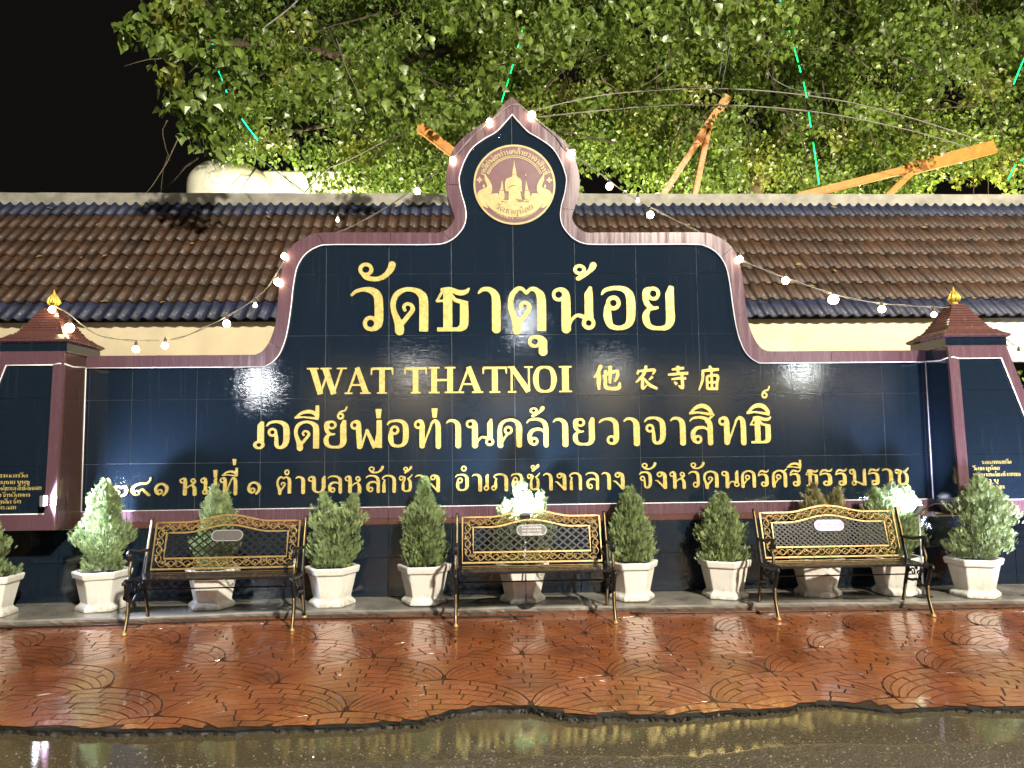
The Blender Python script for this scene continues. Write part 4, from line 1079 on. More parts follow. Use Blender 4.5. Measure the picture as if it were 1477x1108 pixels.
# shrub beyond the right pylon
sh = empty('leafy_shrub', (5.95, 1.3, .2)); tag(sh, 'small leafy green shrub behind the right hand pylon at the photo edge', 'shrub')
m = MB(); s_r = random.Random(8)
for _ in range(1500):
    a = s_r.uniform(0, 6.28); rr = .55*s_r.random()**.5; h = 1.0+s_r.uniform(-.9, 1.05)*math.sqrt(max(0, 1-(rr/.6)**2))
    p = Vector((rr*math.cos(a)*1.1, rr*math.sin(a), h)); s = s_r.uniform(.03, .055)
    Mx = Matrix.Rotation(s_r.uniform(0, 6.3), 3, 'Z') @ Matrix.Rotation(s_r.uniform(.2, 1.4), 3, 'X')
    m.add([p+Mx@Vector(q)*s for q in LEAF], LF)
tag(m.build('foliage', MT['leaf'], sh), kind='stuff')
m = MB(); m.tube([(0,0,-.3),(.03,0,.5),(0,.04,1.2)], [.03,.025,.01], 7); m.tube([(0,0,.2),(.15,0,.7),(.25,.04,1.2)], [.02,.015,.006], 6); m.build('stem', MT['bark'], sh)

# ================================================================ orange steel props, cables, green light strings
def prop(label, segs, Y):
    a0 = P(*segs[0][0], Y); root = empty('steel_prop', (a0.x, Y, 0)); tag(root, label, 'steel prop', 'orange steel props beyond the roof')
    for (a, b, wpx) in segs:
        pa, pb = P(*a, Y)-Vector((a0.x, Y, 0)), P(*b, Y)-Vector((a0.x, Y, 0)); wd = wpx*(Y+6.9)/FPX
        MB().bar(pa, pb, .10, wd, (0, 0, 1)).build('beam', MT['steel_orange'], root, bevel=.012)
    return root
prop('orange steel prop leaning up to the right of the sign peak, forked below its tip', [((1050, 139), (1006, 205), 13), ((1008, 202), (944, 300), 9), ((1022, 186), (996, 310), 8)], 5.4)
prop('long low orange steel prop slanting up to the right edge of the photo', [((1434, 212), (1312, 244), 19), ((1314, 243), (1150, 284), 11), ((1316, 248), (1262, 300), 9)], 5.5)
rp_ = prop('short yellow orange steel prop just left of the sign peak', [((606, 184), (668, 232), 14)], 5.3)
MB().box(-.045, .045, -.06, .05, P(606, 184, 5.3).z-.10, P(606, 184, 5.3).z+.02).build('end_plate', MT['steel_orange'], rp_)
def cable(pts, Y, r, label, mat='cable', group='overhead cables in front of the tree'):
    q = [P(p[0], p[1], Y if len(p) == 2 else p[2]) for p in pts]; q = catmull([tuple(v) for v in q], 5)
    o0 = Vector(q[0]); m = MB(); m.sm = True; m.tube([Vector(v)-o0 for v in q], r, 6)
    o = m.build('overhead_cable', MT[mat], None, o0); tag(o, label, 'cable', group); return o
cable([(742, 168), (820, 147), (905, 133), (1050, 128), (1200, 143), (1320, 172), (1420, 205)], 4.4, .009, 'upper of the two cables sweeping right over the sign from its peak', 'cable_pale')
cable([(768, 170), (860, 160), (960, 152), (1080, 153), (1200, 165), (1320, 190), (1400, 214)], 4.4, .009, 'lower of the two cables sweeping right over the sign from its peak', 'cable_pale')
cable([(1056, -60), (1050, 20), (1042, 80), (1034, 132)], 4.3, .008, 'left strand of the cable pair hanging from above onto the long sweep')
cable([(1066, -60), (1060, 20), (1050, 80), (1040, 128)], 4.35, .007, 'right strand of the cable pair hanging from above onto the long sweep')
cable([(1392, -40), (1375, 20), (1340, 85), (1290, 145)], 5.2, .008, 'dark cable slanting down left from the top right of the photo')
cable([(1490, -5), (1430, 45), (1380, 95), (1352, 140)], 5.4, .007, 'thin cable curving down from the top right corner')
cable([(1128, 40), (1108, 80), (1112, 110), (1150, 130), (1200, 135)], 5.0, .007, 'thin looped cable hanging left of the green light string')
cable([(978, 5), (982, 60), (960, 100), (930, 122)], 5.6, .006, 'thin drooping cable above the long sweep of cables')
cable([(335, 190), (370, 225), (400, 248), (440, 278)], 6.2, .010, 'pale cable running down to the ridge beside the pale dome')
cable([(430, 0), (410, 18), (380, 40)], 4.0, .010, 'short pale stick like cable near the top left of the crown', 'cable_pale')
cable([(560, 200), (500, 232), (470, 245), (440, 278)], 6.2, .012, 'pale cable rising right from the ridge beside the pale dome', 'cable_pale')
cable([(485, 55), (500, 100), (520, 140), (528, 165)], 4.2, .006, 'thin cable hanging down in the middle left of the crown', 'cable_pale')
cable([(420, 20), (440, 75), (470, 125), (515, 175)], 4.4, .006, 'thin dark cable slanting through the left of the crown')
for i, (x0, y0, x1, y1) in enumerate([(855, 140, 861, 160), (875, 137, 881, 159), (888, 136, 890, 157), (842, 143, 843, 162), (1368, 186, 1362, 204)]):
    pass
def led_string(pts, Y, dash, label, mat='led'):
    q = catmull([tuple(P(p[0], p[1], Y)) for p in pts], 8); o0 = Vector(q[0]); root = empty('led_string', o0); tag(root, label, 'light string', 'green light strings in the tree')
    m = MB(); m.tube([Vector(v)-o0 for v in q], .006, 6); m.build('cable', MT['dark_cable'], root)
    for a, b in dash:
        i0 = int(a*(len(q)-1)); i1 = max(i0+1, int(b*(len(q)-1))); m = MB(); m.sm = True
        m.tube([Vector(v)-o0+Vector((0, -.012, 0)) for v in q[i0:i1+1]], .009, 6); m.build('led_strip', MT[mat], root)
led_string([(296, -20), (303, 40), (311, 85), (320, 115), (338, 155), (372, 203), (425, 272)], 3.6, [(.0, .06), (.12, .17), (.27, .32), (.45, .60), (.64, .67), (.72, .84)], 'curved green light string with lit teal strips at the left of the crown', 'led2')
led_string([(765, -10), (752, 50), (738, 100), (722, 152)], 5.0, [(.30, .34), (.42, .46), (.64, .72), (.76, .99)], 'short green light string just above the sign peak')
led_string([(1122, -20), (1128, 15), (1141, 55), (1152, 95), (1162, 135), (1170, 190), (1176, 230), (1182, 275)], 5.6, [(.06, .12), (.15, .17), (.26, .30), (.33, .42), (.44, .47), (.53, .60), (.66, .70), (.78, .86), (.87, .98)], 'long vertical green light string right of the sign peak')
led_string([(1500, 30), (1484, 70), (1472, 95), (1459, 128)], 4.8, [(.35, .95)], 'slanting green light string at the right photo edge')
led_string([(1452, 262), (1463, 240), (1475, 230), (1490, 222)], 5.2, [(.05, .4), (.6, .95)], 'small angled green light string low at the right photo edge')
# ================================================================ potted conifers
def potted(px, ytop, wpx, rot, seed, label, peaks=((0, 1.0),), mat='conifer', basepy=870):
    fat = 2.3 if seed in (1, 2, 10, 11) else 1.5
    Yc = -.47 if seed in (1, 11) else -.30; g = G(px, basepy, .06); x = P(px, basepy, Yc).x
    root = empty('potted_conifer', (x, Yc, .056)); tag(root, label, 'potted plant', 'white hexagonal pots of conifers along the wall')
    a = R_(rot)
    MB().lathe([(.195, 0), (.200, .008), (.200, .030), (.160, .062), (.205, .262), (.190, .262)], n=6, rot=a).build('pot', MT['pot'], root, bevel=.004)
    m = MB(); r = [(.206, .2625), (.226, .272), (.238, .318), (.232, .326), (.205, .326), (.198, .285)]
    vs = []; fs = []
    for rr, z in r:
        for k in range(6): vs.append((rr*math.cos(a+k*math.pi/3), rr*math.sin(a+k*math.pi/3), z))
    for i in range(6):
        for k in range(6): fs.append((i*6+k, i*6+(k+1) % 6, ((i+1) % 6)*6+(k+1) % 6, ((i+1) % 6)*6+k))
    m.add(vs, fs); m.build('rim', MT['pot'], root, bevel=.004)
    MB().lathe([(.199, .27), (.15, .298), (.02, .306)], n=6, rot=a).build('soil', MT['soil'], root)
    ztop = P(px, ytop+(2 if fat > 2 else 5), Yc).z-.056; hw = wpx/2*(6.6/FPX)*(.86 if seed == 11 else .72 if fat > 2 else .80)
    m = MB(); m.tube([(0, 0, .28), (.01, 0, .5), (0, .01, ztop*.8)], [.014, .011, .004], 6); m.build('stem', MT['bark'], root)
    rr = random.Random(seed); m = MB()
    z0 = .31; H = ztop-z0
    for _ in range(3300):
        pk = rr.choice(peaks); u = rr.random()**(.92 if fat > 2 else 1.1); hh = H*pk[1]
        prof = hw*(.78+.9*u-1.3*u*u if u < .3 else .933*(1-((u-.3)/.7)**fat)+.04)*(1.0 if rr.random() < .9 else 1.13)
        lob = 1+.16*math.sin(3*(u*5)+seed)+.12*math.sin(seed*1.7+u*11)
        a2 = rr.uniform(0, 6.283); q = (rr.random()**.55)*prof*lob
        base = Vector((q*math.cos(a2)+pk[0]*hw*u*1.2, q*math.sin(a2)*(.82 if seed not in (1, 11) else .6)-(.14*min(1, u*2.5) if seed in (1, 11) else 0), z0+u*hh))
        out = Vector((math.cos(a2), math.sin(a2), 0)); d = (out*rr.uniform(.25, .9)*(1-u*.45)+Vector((rr.uniform(-.25, .25), rr.uniform(-.25, .25), rr.uniform(.55, 1.2)))).normalized()
        L_ = rr.uniform(.028, .060)*(1+.5*(rr.random() < .12)); side = d.cross(Vector((rr.uniform(-1, 1), rr.uniform(-1, 1), rr.uniform(-.3, .3)))).normalized()
        nb = side.cross(d)
        tip = base+d*L_; w_ = .0045
        vs = [base-side*w_, base+side*w_, tip]; f = [(0, 1, 2)]
        for k in range(3):
            t = .2+.25*k
            for sg in (-1, 1):
                o = base+d*L_*t; e = o+(side*sg*.75+d*.85+nb*rr.uniform(-.35, .35)).normalized()*L_*(.46-.09*k); i = len(vs)
                pp = d*.0055; vs += [o-pp, o+pp, e]; f.append((i, i+1, i+2))
        m.add(vs, f)
    fo = m.build('foliage', MT[mat], root); tag(fo, kind='stuff'); return root
potted(-15, 735, 92, 30, 1, 'potted conifer cut by the left photo edge in front of the left pylon', basepy=885)
potted(146, 697, 92, 78, 2, 'tall potted conifer between the left pylon and the left bench, lit pale from its left', basepy=884)
potted(306, 700, 66, 62, 3, 'slim potted conifer showing its tip above the left bench', ((0, 1), (.5, .9)), 'conifer', 879)
potted(479, 709, 84, 64, 4, 'twin tipped potted conifer just right of the left bench', ((-.35, 1), (.75, .97), (0, .8)), 'conifer', 877)
potted(612, 690, 82, 58, 5, 'pointed potted conifer just left of the middle bench', basepy=875)
potted(754, 694, 92, 60, 6, 'potted conifer behind the middle bench, bleached white by the spotlight', ((0, 1), (.6, .85), (-.5, .75)), 'conifer', 868)
potted(912, 703, 84, 60, 7, 'bright green potted conifer just right of the middle bench', basepy=866)
potted(1046, 711, 90, 35, 8, 'olive potted conifer just left of the right bench', ((0, 1), (-.3, .9)), 'conifer', 864)
potted(1180, 697, 84, 34, 9, 'potted conifer showing its brownish tips above the middle of the right bench', ((0, 1), (.9, .93)), 'conifer_w', 863)
potted(1293, 699, 100, 34, 10, 'potted conifer behind the right end of the right bench, half brown half pale green', ((0, 1), (.5, .95), (-.55, .92)), 'conifer', 861)
potted(1407, 688, 98, 40, 11, 'rightmost potted conifer, bushy and pale, in front of the right pylon', ((0, 1), (.45, .85)), 'conifer', 858)

# ================================================================ cast iron benches
HWB = .625
def top_h(x, flat, rise, half_=.34):
    t = min(1, abs(x)/half_); return flat+rise*(.5+.5*math.cos(math.pi*t))**.9
def bp(x, h, off=0.0):     # back panel plane: h up the panel from its lower edge
    k = Vector((0, .115, .40)).normalized(); n = Vector((0, -k.z, k.y))
    return Vector((x, .125, .425))+k*h+n*off
def rail(mb, pts, w, off0, off1, closed=False):
    # flat strip of width w following pts (x,h) in the panel plane
    n = len(pts); q = []
    for i in range(n):
        a = pts[(i-1) % n] if (closed or i) else pts[i]; b = pts[(i+1) % n] if (closed or i < n-1) else pts[i]
        dx, dy = b[0]-a[0], b[1]-a[1]; L_ = math.hypot(dx, dy); q.append((-dy/L_*w/2, dx/L_*w/2))
    vs = []; fs = []
    for (x, h), (nx, ny) in zip(pts, q):
        vs += [bp(x-nx, h-ny, off0), bp(x+nx, h+ny, off0), bp(x+nx, h+ny, off1), bp(x-nx, h-ny, off1)]
    for i in range(n if closed else n-1):
        j = (i+1) % n
        for k in range(4): fs.append((i*4+k, i*4+(k+1) % 4, j*4+(k+1) % 4, j*4+k))
    mb.add(vs, fs)
def outline(x1, h0, flat, rise, n=26):
    pts = [(-x1, h0), (x1, h0)]; 
    for i in range(n+1): x = x1-2*x1*i/n; pts.append((x, top_h(x, flat, rise)))
    return pts
def make_bench(label, plaque_mat, text, lat_gap=.047, dense=1.0):
    root = empty('cast_iron_bench', (0, 0, 0)); tag(root, label, 'bench', 'cast iron benches in front of the sign')
    BK = empty('backrest'); BK.parent = root
    m = MB(); rail(m, outline(.580, .008, .385, .055), .014, .0, .012, True); m.build('outer_rail', MT['brass'], BK)
    m = MB(); rail(m, outline(.490, .092, .300, .058), .014, .0, .012, True); m.build('inner_rail', MT['brass'], BK)
    # scrolling vine between the rails
    m = MB(); m.sm = True
    def mid(s):   # path around the band, s in 0..4
        return s
    path = []
    def add_run(fn, n): path.append([fn(i/n) for i in range(n+1)])
    add_run(lambda t: (-.535+1.07*t, .050), 90)
    add_run(lambda t: (-.535+1.07*t, (top_h(-.535+1.07*t, .385, .055)+top_h(-.535+1.07*t, .300, .058))/2), 90)
    add_run(lambda t: (-.535, .06+.29*t), 24); add_run(lambda t: (.535, .06+.29*t), 24)
    lr_ = random.Random(5)
    for run in path:
        acc = 0; wave = []; n = len(run); prev = run[0]
        for i, (x, h) in enumerate(run):
            a = run[max(0, i-1)]; b = run[min(n-1, i+1)]; dx, dy = b[0]-a[0], b[1]-a[1]; L_ = math.hypot(dx, dy) or 1
            acc += math.hypot(x-prev[0], h-prev[1]); prev = (x, h); s = math.sin(acc*2*math.pi/.135)*.023
            wave.append((x-dy/L_*s, h+dx/L_*s, acc, dx/L_, dy/L_))
        m.tube([bp(x, h, .006) for x, h, *_ in wave], .0045, 5)
        m.tube([bp(2*x0_-x, 2*h0_-h, .004) for (x, h, *_), (x0_, h0_) in zip(wave, run)], .0032, 5)
        k = 0; nxt_ = .02
        for (x, h, ac, dx, dy) in wave:
            if ac > nxt_:
                nxt_ += .0150; k += 1; sg = 1 if math.sin(ac*2*math.pi/.135) < 0 else -1
                ang = math.atan2(dy, dx)+sg*lr_.uniform(.6, 1.3); ll = lr_.uniform(.022, .034); ux, uy = math.cos(ang), math.sin(ang)
                poly = [(x, h), (x+ux*ll*.5-uy*ll*.30, h+uy*ll*.5+ux*ll*.30), (x+ux*ll, h+uy*ll), (x+ux*ll*.5+uy*ll*.30, h+uy*ll*.5-ux*ll*.30)]
                b = len(m.v); m.add([bp(a, c, .004) for a, c in poly]+[bp(x+ux*ll*.5, h+uy*ll*.5, .014)], [(0, 1, 4), (1, 2, 4), (2, 3, 4), (3, 0, 4), (3, 2, 1, 0)])
                if k % 3 == 0:
                    c = bp(x+sg*dy*.016, h-sg*dx*.016, .008); m.lathe([(.002, -.008), (.008, -.004), (.008, .004), (.002, .008)], c, 6)
    m.build('scrollwork', MT['brass'], BK)
    # lattice
    m = MB(); sl = .82; ang = math.atan(sl); x1 = .486
    def inside(x, h): return abs(x) < x1 and .098 < h < top_h(x, .300, .058)-.005
    pitch_ = .075*dense; c0 = -1.2
    for sg, off in ((1, .001), (-1, .006)):
        c = c0
        while c < 1.2:
            run = []; steps = 160
            for i in range(steps+1):
                x = -x1+2*x1*i/steps; h = sg*sl*(x-c)+.2
                if inside(x, h): run.append((x, h))
                else:
                    if len(run) > 3: rail(m, [run[0], run[-1]], .0125, off-.002, off+.0025)
                    run = []
            if len(run) > 3: rail(m, [run[0], run[-1]], .0125, off-.002, off+.0025)
            c += pitch_
    m.build('lattice', MT['iron'], BK)
    # plaque
    m = MB(); cx_, ch, hw, hh = 0, .268, .130, .048; st = []
    for k in range(13): a = -math.pi/2+math.pi*k/12; st.append((cx_+hw-hh+hh*math.cos(a), ch+hh*math.sin(a)))
    for k in range(13): a = math.pi/2+math.pi*k/12; st.append((cx_-hw+hh+hh*math.cos(a), ch+hh*math.sin(a)))
    n = len(st); m.add([bp(x, h, .020) for x, h in st]+[bp(x, h, .010) for x, h in st], [tuple(range(n)), tuple(range(2*n-1, n-1, -1))]+[(i, i+n, (i+1) % n+n, (i+1) % n) for i in range(n)])
    m.build('plaque', plaque_mat, BK)
    m = MB(); rail(m, [(x*.95, ch+(h-ch)*.88) for x, h in st], .003, .0185, .0225, True); m.build('plaque_edge', MT['plaque_text'], BK)
    if text:
        m = MB()
        for i, tx in enumerate(text):
            m2 = MB(); wd = .165; small_text(tx, m2, .0155, lambda u, v: (u-wd/2, ch+.014-i*.026+v), step=24, depth=.002, total=wd)
            m.add([bp(x, z, .0212-y) for x, y, z in m2.v], m2.f)
        tag(m.build('plaque_lettering', MT['plaque_text'], BK), kind='stuff')
    # seat slats
    for k in range(5):
        y = -.215+k*.062; z = .412-.006*math.sin(math.pi*(k+.3)/4.5)
        MB().box(-HWB+.02, HWB-.02, y-.026, y+.026, z-.009, z+.009).build('seat_slat', MT['wood_slat'], root, bevel=.005)
    # cast ends
    for sx in (-1, 1):
        X = sx*HWB
        def tb(name, pts, r, par=root, mat='iron', n=8):
            q = catmull(pts, 5); rs = r if not isinstance(r, tuple) else [r[0]+(r[1]-r[0])*i/(len(q)-1) for i in range(len(q))]
            m = MB(); m.sm = True; m.tube([(X+sx*dx, y, z) for dx, y, z in q], rs, n); return m.build(name, MT[mat], par)
        f = tb('front_leg', [(0, -.215, .386), (0, -.205, .33), (0, -.165, .24), (0, -.168, .15), (0, -.200, .06), (0, -.222, .012)], (.017, .013))
        m = MB(); m.sm = True; m.lathe([(.012, .0), (.022, .002), (.022, .012), (.014, .024), (.013, .03)], (X, -.222, -.001), 10); m.build('foot', MT['brass'], f)
        g = tb('rear_leg', [(0, .100, .386), (0, .120, .30), (0, .155, .20), (0, .185, .10), (0, .218, .012)], (.017, .013))
        m = MB(); m.sm = True; m.lathe([(.012, .0), (.022, .002), (.022, .012), (.014, .024), (.013, .03)], (X, .218, -.001), 10); m.build('foot', MT['brass'], g)
        tb('back_post', [(0, .100, .380), (0, .118, .44), (0, .150, .54), (0, .190, .66), (0, .248, .828)], (.019, .013))
        tb('seat_bearer', [(0, -.250, .375), (0, -.235, .402), (0, -.12, .388), (0, .0, .382), (0, .105, .388)], .016)
        ar = tb('armrest', [(0, .168, .585), (0, .10, .590), (0, .0, .592), (0, -.10, .612), (0, -.16, .618), (0, -.190, .590), (0, -.178, .560), (0, -.155, .570)], (.013, .017))
        tb('arm_support', [(0, -.150, .600), (0, -.130, .54), (0, -.160, .47), (0, -.150, .43), (0, -.19, .392)], (.014, .011))
        tb('brace', [(0, -.165, .24), (0, -.09, .225), (0, -.02, .26), (0, .05, .245), (0, .140, .24)], .011)
        m = MB(); m.sm = True
        for cyy, czz, r0 in ((-.06, .31, .030), (.03, .315, .032), (-.015, .355, .018), (.09, .32, .022), (-.10, .34, .020)):
            pts = [(X, cyy+r0*math.cos(a)*(1-.05*k), czz+r0*math.sin(a)*(1-.05*k)) for k, a in enumerate([j*.55 for j in range(13)])]
            m.tube(pts, .0065, 5)
        m.build('side_scroll', MT['iron'], root)
        m = MB(); m.sm = True; m.tube([(X-.000, y-.010, z) for _, y, z in catmull([(0, -.165, .24), (0, -.168, .15), (0, -.200, .06), (0, -.222, .020)], 4)], .0062, 5); m.build('worn_edge', MT['brass'], root)
        m = MB(); m.sm = True; m.tube([(X, y-.010, z) for _, y, z in catmull([(0, .155, .20), (0, .185, .10), (0, .218, .02)], 4)], .006, 5); m.build('worn_edge', MT['brass'], root)
        m = MB(); m.sm = True; m.tube([(X, y-.012, z) for _, y, z in catmull([(0, .150, .54), (0, .190, .66), (0, .246, .822)], 4)], .0055, 5); m.build('worn_edge', MT['brass'], root)
        m = MB(); m.sm = True; m.tube([(X, y-.008, z+.0) for _, y, z in catmull([(0, -.150, .590), (0, -.130, .54), (0, -.160, .47), (0, -.150, .43)], 4)], .006, 5); m.build('worn_edge', MT['brass'], root)
    m = MB(); m.tube([(-HWB, .0, .30), (HWB, .0, .30)], .006, 6); m.build('tie_rod', MT['iron'], root)
    return root
bL = make_bench('left hand bench of three, its backrest plaque plain grey and unreadable', MT['plaque_grey'], None)
bL.location = (-2.105, -.79, 0); bL.rotation_euler.z = R_(1.2)
bM = make_bench('middle bench of three, dark grey plaque on its open diamond lattice', MT['plaque_grey'], ['ร้าน คล้ายวาจา', 'นาย สมชาย ธาตุ', 'พ่อ น้อย มา ชช'])
bM.location = (.402, -.755, 0)
bR = make_bench('right hand bench of three with a pale lavender plaque', MT['plaque_pale'], ['พ่อ คล้ายวาจา', 'นายสม คณ ธาตุ'.replace('ณ', 'น'), 'วัดธาตุ ราช'], dense=.62)
bR.location = (2.945, -.76, 0)

# ================================================================ festoon string lights
def festoon(label, pts, bulbs, mat='cable_pale', r=.0055):
    q = catmull([tuple(P(p[0], p[1], p[2])) for p in pts], 6); o0 = Vector(q[0]); root = empty('festoon_string', o0); tag(root, label, 'string lights', 'warm festoon strings over the sign')
    m = MB(); m.sm = True
    # twisted pair of wires
    m.tube([Vector(v)-o0+Vector((0, 0, .004*math.sin(i*1.3))) for i, v in enumerate(q)], r*.8, 5); m.tube([Vector(v)-o0+Vector((0, .006, -.004*math.sin(i*1.3)-.004)) for i, v in enumerate(q)], r*.6, 5)
    m.build('cable', MT[mat], root)
    for b in bulbs:
        px, py, Y = b[:3]; k = b[3] if len(b) > 3 else 1.0; c = P(px, py, Y)-o0
        h = MB(); h.sm = True; h.lathe([(.012, .030), (.014, .034), (.014, .062), (.006, .070), (.004, .085)], c, 10)
        ho = h.build('bulb_holder', MT['stub'], root)
        m = MB(); m.sm = True; rr = .035*k
        m.lathe([(.010, .032)]+[(rr*math.cos(a), rr*math.sin(a)) for a in [R_(62-12*j) for j in range(13)]]+[(.001, -rr)], c, 14); m.build('bulb', MT['bulb'] if k >= .8 else MT['bulb_dim'], ho)
festoon('sagging festoon string from the left pylon finial up to the left shoulder of the sign', [(72, 438, -.2), (98, 452, -.18), (135, 480, -.1), (170, 489, 0), (210, 491, .05), (255, 488, .1), (300, 470, .1), (350, 443, .1), (385, 415, .05), (412, 372, -.05)],
        [(75, 447, -.22, .8), (100, 473, -.2, 1.15), (196, 504, 0, .85), (238, 499, .05, .85), (327, 467, .1, .95), (368, 441, .1, .55), (401, 407, -.06, 1.0), (410, 370, -.06, .8)])
festoon('festoon string climbing behind the left shoulder up to the pointed peak of the sign', [(412, 372, -.05), (440, 352, .3), (500, 330, .35), (560, 297, .3), (610, 262, .2), (652, 229, -.04), (680, 198, -.04), (706, 176, -.04), (741, 150, -.04), (767, 166, -.04)],
        [(487, 318, .35, .5), (602, 276, .3, .9), (653, 231, -.06, .85), (706, 176, -.06, .85), (767, 166, -.06, 1.05)])
festoon('festoon string falling from the sign peak over the right shoulder', [(767, 166, -.04), (800, 195, -.04), (824, 220, -.04), (860, 246, .2), (900, 276, .3), (950, 305, .35), (1005, 333, .35), (1040, 352, .3), (1066, 374, -.05)],
        [(824, 222, -.06, 1.0), (879, 269, .25, .95), (920, 290, .3, .5), (938, 310, .3, 1.0), (1067, 374, -.06, .9)])
festoon('festoon string sagging from the right shoulder to the cap of the right pylon', [(1066, 374, -.05), (1110, 392, -.02), (1160, 410, .0), (1210, 426, .0), (1260, 436, .0), (1300, 440, -.02), (1350, 443, -.1), (1378, 443, -.12)],
        [(1133, 405, 0, 1.0), (1202, 432, 0, 1.35), (1272, 446, 0, .95), (1347, 454, -.1, .75)])
festoon('loose end of festoon string with one bulb beyond the right pylon', [(1452, 489, 0), (1462, 497, 0), (1470, 501, 0), (1490, 503, 0)], [(1470, 512, 0, .85)])

# ================================================================ LED floodlights on stakes
def floodlight(x, y, z, aim, W_, col, label, size=.045, bracket=None):
    root = empty('floodlight', (x, y, .055)); tag(root, label, 'floodlight', 'small white floodlights among the pots')
    d = (Vector(aim)-Vector((x, y, z))).normalized(); c = Vector((0, 0, z-.055))
    u = d.cross(Vector((0, 0, 1))).normalized(); v = u.cross(d)
    MB().obox(c, u*size*1.15, d*.014, v*size).build('housing', MT['fixture'], root, bevel=.004)
    MB().obox(c+d*.0165, u*size*1.0, d*.002, v*size*.86).build('lens', MT['flood_lens'], root)
    if bracket:
        m = MB(); m.sm = True; m.tube([c-d*.016, c-d*.03+Vector((0, .02, 0)), Vector(bracket)-Vector((x, y, .055))], .007, 8); m.build('bracket', MT['steel'], root)
    else:
      m = MB(); m.sm = True; m.tube([(0, 0, 0), (0, 0, z-.055-size-.004)], .0075, 8); m.build('stake', MT['steel'], root)
      m = MB(); m.sm = True; m.lathe([(.075, 0), (.075, .004), (.02, .010)], (0, 0, 0), 18); m.build('base_plate', MT['dark_cable'], root)
    ld = bpy.data.lights.new('flood', 'AREA'); ld.energy = W_; ld.color = col; ld.shape = 'RECTANGLE'; ld.size = size*2; ld.size_y = size*1.7; ld.spread = R_(150)
    o = bpy.data.objects.new('flood_light', ld); COL.objects.link(o); o.parent = root
    o.location = c+d*.022; o.rotation_euler = (-d).to_track_quat('Z', 'Y').to_euler()
FL = FLOOD
floodlight(*FL[0][:3], FL[0][3], FL[0][4], FL[0][5], 'small square floodlight glowing white on the edge of the left pylon', .046, (-3.68, -.40, .985))
floodlight(*FL[1][:3], FL[1][3], FL[1][4], FL[1][5], 'small floodlight on a thin pole behind the middle bench', .04)
floodlight(*FL[2][:3], FL[2][3], FL[2][4], FL[2][5], 'small floodlight behind the right bench, beside the right pylon', .04)
if len(FL) > 3: floodlight(*FL[3][:3], FL[3][3], FL[3][4], FL[3][5], 'small low floodlight aimed at the right pylon', .035)
def gcable(pts, label, r=.006):
    q = catmull(pts, 6); o0 = Vector(q[0]); m = MB(); m.sm = True; m.tube([Vector(v)-o0 for v in q], r, 6)
    tag(m.build('ground_cable', MT['dark_cable'], None, o0), label, 'cable', 'black cables on the pavement')
gcable([(.33, -.42, .07), (.1, -.44, .066), (-.08, -.36, .066), (.02, -.25, .066), (.16, -.22, .066), (.2, -.1, .08), (.2, -.02, .2)], 'black cable looping beside the pot behind the middle bench')
gcable([(-6.2, -.72, .006), (-4.6, -.73, .006), (-3.2, -.70, .006), (-2.3, -.65, .006), (-1.4, -.63, .006), (-.4, -.66, .006), (.4, -.68, .006)], 'black cable lying along the front of the platform at the left', .007)
gcable([(1.2, -.66, .006), (2.3, -.70, .006), (3.4, -.72, .006), (4.6, -.74, .006), (6, -.78, .006)], 'black cable lying along the front of the platform at the right', .007)
gcable([(3.80, -.45, .76), (4.0, -.40, .84), (4.2, -.45, .80), (4.32, -.47, .74)], 'black lead drooping from the floodlight to the right pylon ledge', .006)

# ================================================================ street lamps across the road (behind the viewer) and compound floodlights
def street_lamp(x, y, z, W_, col, tl, label):
    root = empty('street_lamp', (x, y-.6, -.3)); tag(root, label, 'street lamp', 'street lamps across the road')
    m = MB(); m.sm = True; m.tube([(0, 0, 0), (0, 0, z+.55)], [.07, .045], 10); m.tube([(0, 0, z+.45), (0, .3, z+.60), (0, .6, z+.36)], .022, 8); m.build('pole', MT['steel'], root)
    MB().box(-tl/2-.05, tl/2+.05, .52, .60, z-.10 if z < 8 else z+.15, z+.66).build('housing', MT['fixture'], root, bevel=.01)
    m = MB(); m.sm = True; m.tube([(0, .62, z-.02), (0, .62, z+.60)], .012, 10); m.build('tube', MT['tube'], root)
    ld = bpy.data.lights.new('street', 'AREA'); ld.energy = W_; ld.color = col; ld.shape = 'RECTANGLE'; ld.size = tl; ld.size_y = .6 if z < 8 and x < 10 else tl; ld.spread = R_(170)
    o = bpy.data.objects.new('lamp_light', ld); COL.objects.link(o); o.parent = root; o.location = (0, .68, z+.29)
    d = (Vector((.3+x*.1, 1.0, 1.6) if x < 10 else (6.5, 4.2, 4.0))-Vector((x, y, z))).normalized(); o.rotation_euler = (-d).to_track_quat('Z', 'Y').to_euler()
for (x, y, z, W_, col, tl), lab in zip(STREET, ['street lamp across the road opposite the left bench', 'street lamp across the road opposite the middle of the sign', 'street lamp across the road opposite the right pylon', 'tallest street lamp, farther back across the road', 'street lamp beside the road beyond the right pylon']):
    street_lamp(x, y, z, W_, col, tl, lab)
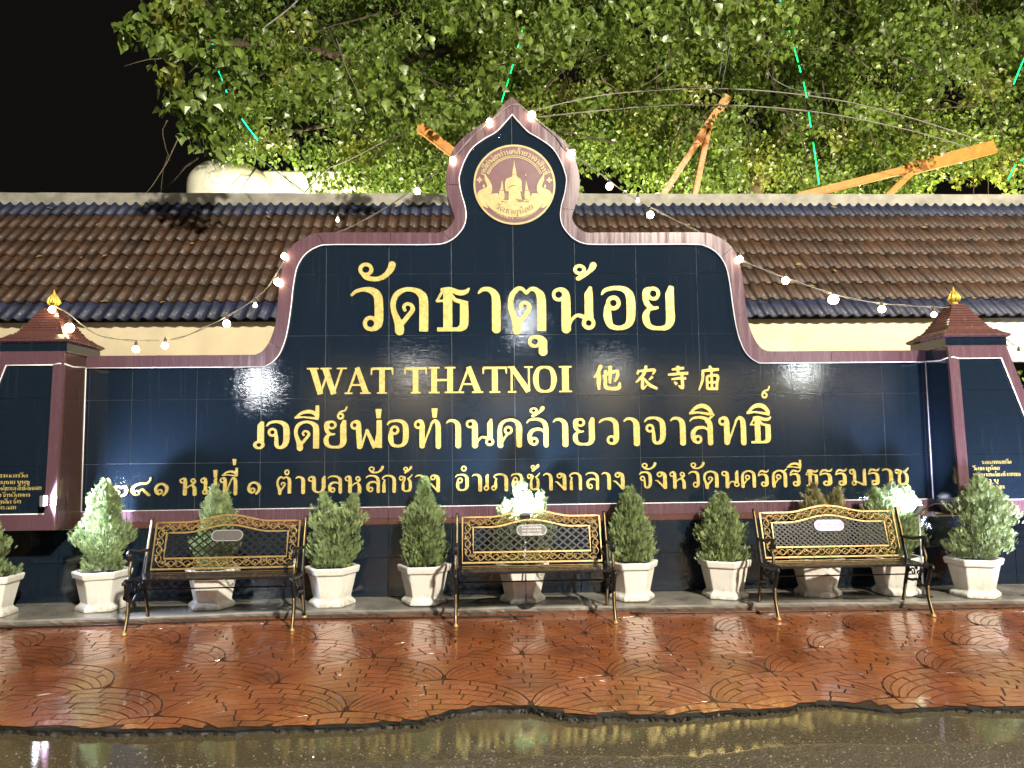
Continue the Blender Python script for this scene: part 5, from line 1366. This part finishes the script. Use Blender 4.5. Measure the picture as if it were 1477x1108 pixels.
for i, (x, y, z, tx, ty, tz, W_, col) in enumerate(COMPOUND):
    root = empty('compound_floodlight', (x, y, -.3)); tag(root, ['floodlight on a post behind the roof left of the sign', 'floodlight on a post behind the roof right of the sign', 'floodlight on a tall post beside the pale domed building', 'floodlight on a post behind the roof at the far right'][i], 'floodlight', 'floodlights on posts inside the compound')
    m = MB(); m.tube([(0, 0, 0), (0, 0, z+.2)], .04, 8); m.build('post', MT['steel'], root)
    d = (Vector((tx, ty, tz))-Vector((x, y, z))).normalized(); c = Vector((0, 0, z+.3)); u = d.cross(Vector((0, 0, 1))).normalized(); v = u.cross(d)
    MB().obox(c, u*.16, d*.04, v*.12).build('housing', MT['fixture'], root, bevel=.008); MB().obox(c+d*.043, u*.145, d*.002, v*.105).build('lens', MT['flood_lens'], root)
    ld = bpy.data.lights.new('flood', 'AREA'); ld.energy = W_; ld.color = col; ld.shape = 'RECTANGLE'; ld.size = .3; ld.size_y = .2
    o = bpy.data.objects.new('lamp_light', ld); COL.objects.link(o); o.parent = root; o.location = c+d*.05; o.rotation_euler = (-d).to_track_quat('Z', 'Y').to_euler()
# shop house across the road: only its reflection shows in the polished granite
sh_ = empty('shop_house', (2, -22, -.3)); tag(sh_, 'plain shop house across the road, seen only as a dull reflection', 'building')
m = MB(); m.box(-9, 14, -3, 0, 0, 5.2); m.build('wall', MT['plaster'], sh_)
MB().box(-9.4, 14.4, -.2, 1.4, 4.55, 4.72).build('awning', MT['concrete'], sh_)
for k in range(6):
    x = -7.6+k*3.7; f = MB().box(x, x+2.6, .001, .05, 0, 2.4).build('shutter', MT['fixture'], sh_)
    MB().box(x+.5, x+2.0, .001, .06, 3.0, 3.9).build('window', MT['navy'], sh_)
    if k % 2 == 0:
        MB().box(x+3.0-.6, x+3.0+.6, .9, .98, 4.46, 4.54).build('tube_lamp', MT['tube'], sh_)
        ld = bpy.data.lights.new('awning', 'AREA'); ld.energy = 150; ld.color = (1, .86, .62); ld.shape = 'RECTANGLE'; ld.size = 7.2; ld.size_y = .1; ld.spread = R_(120)
        o = bpy.data.objects.new('awning_light', ld); COL.objects.link(o); o.parent = sh_; o.location = (x+3.0, .95, 4.44); o.rotation_euler = Vector((0, .75, 1)).to_track_quat('Z', 'Y').to_euler()
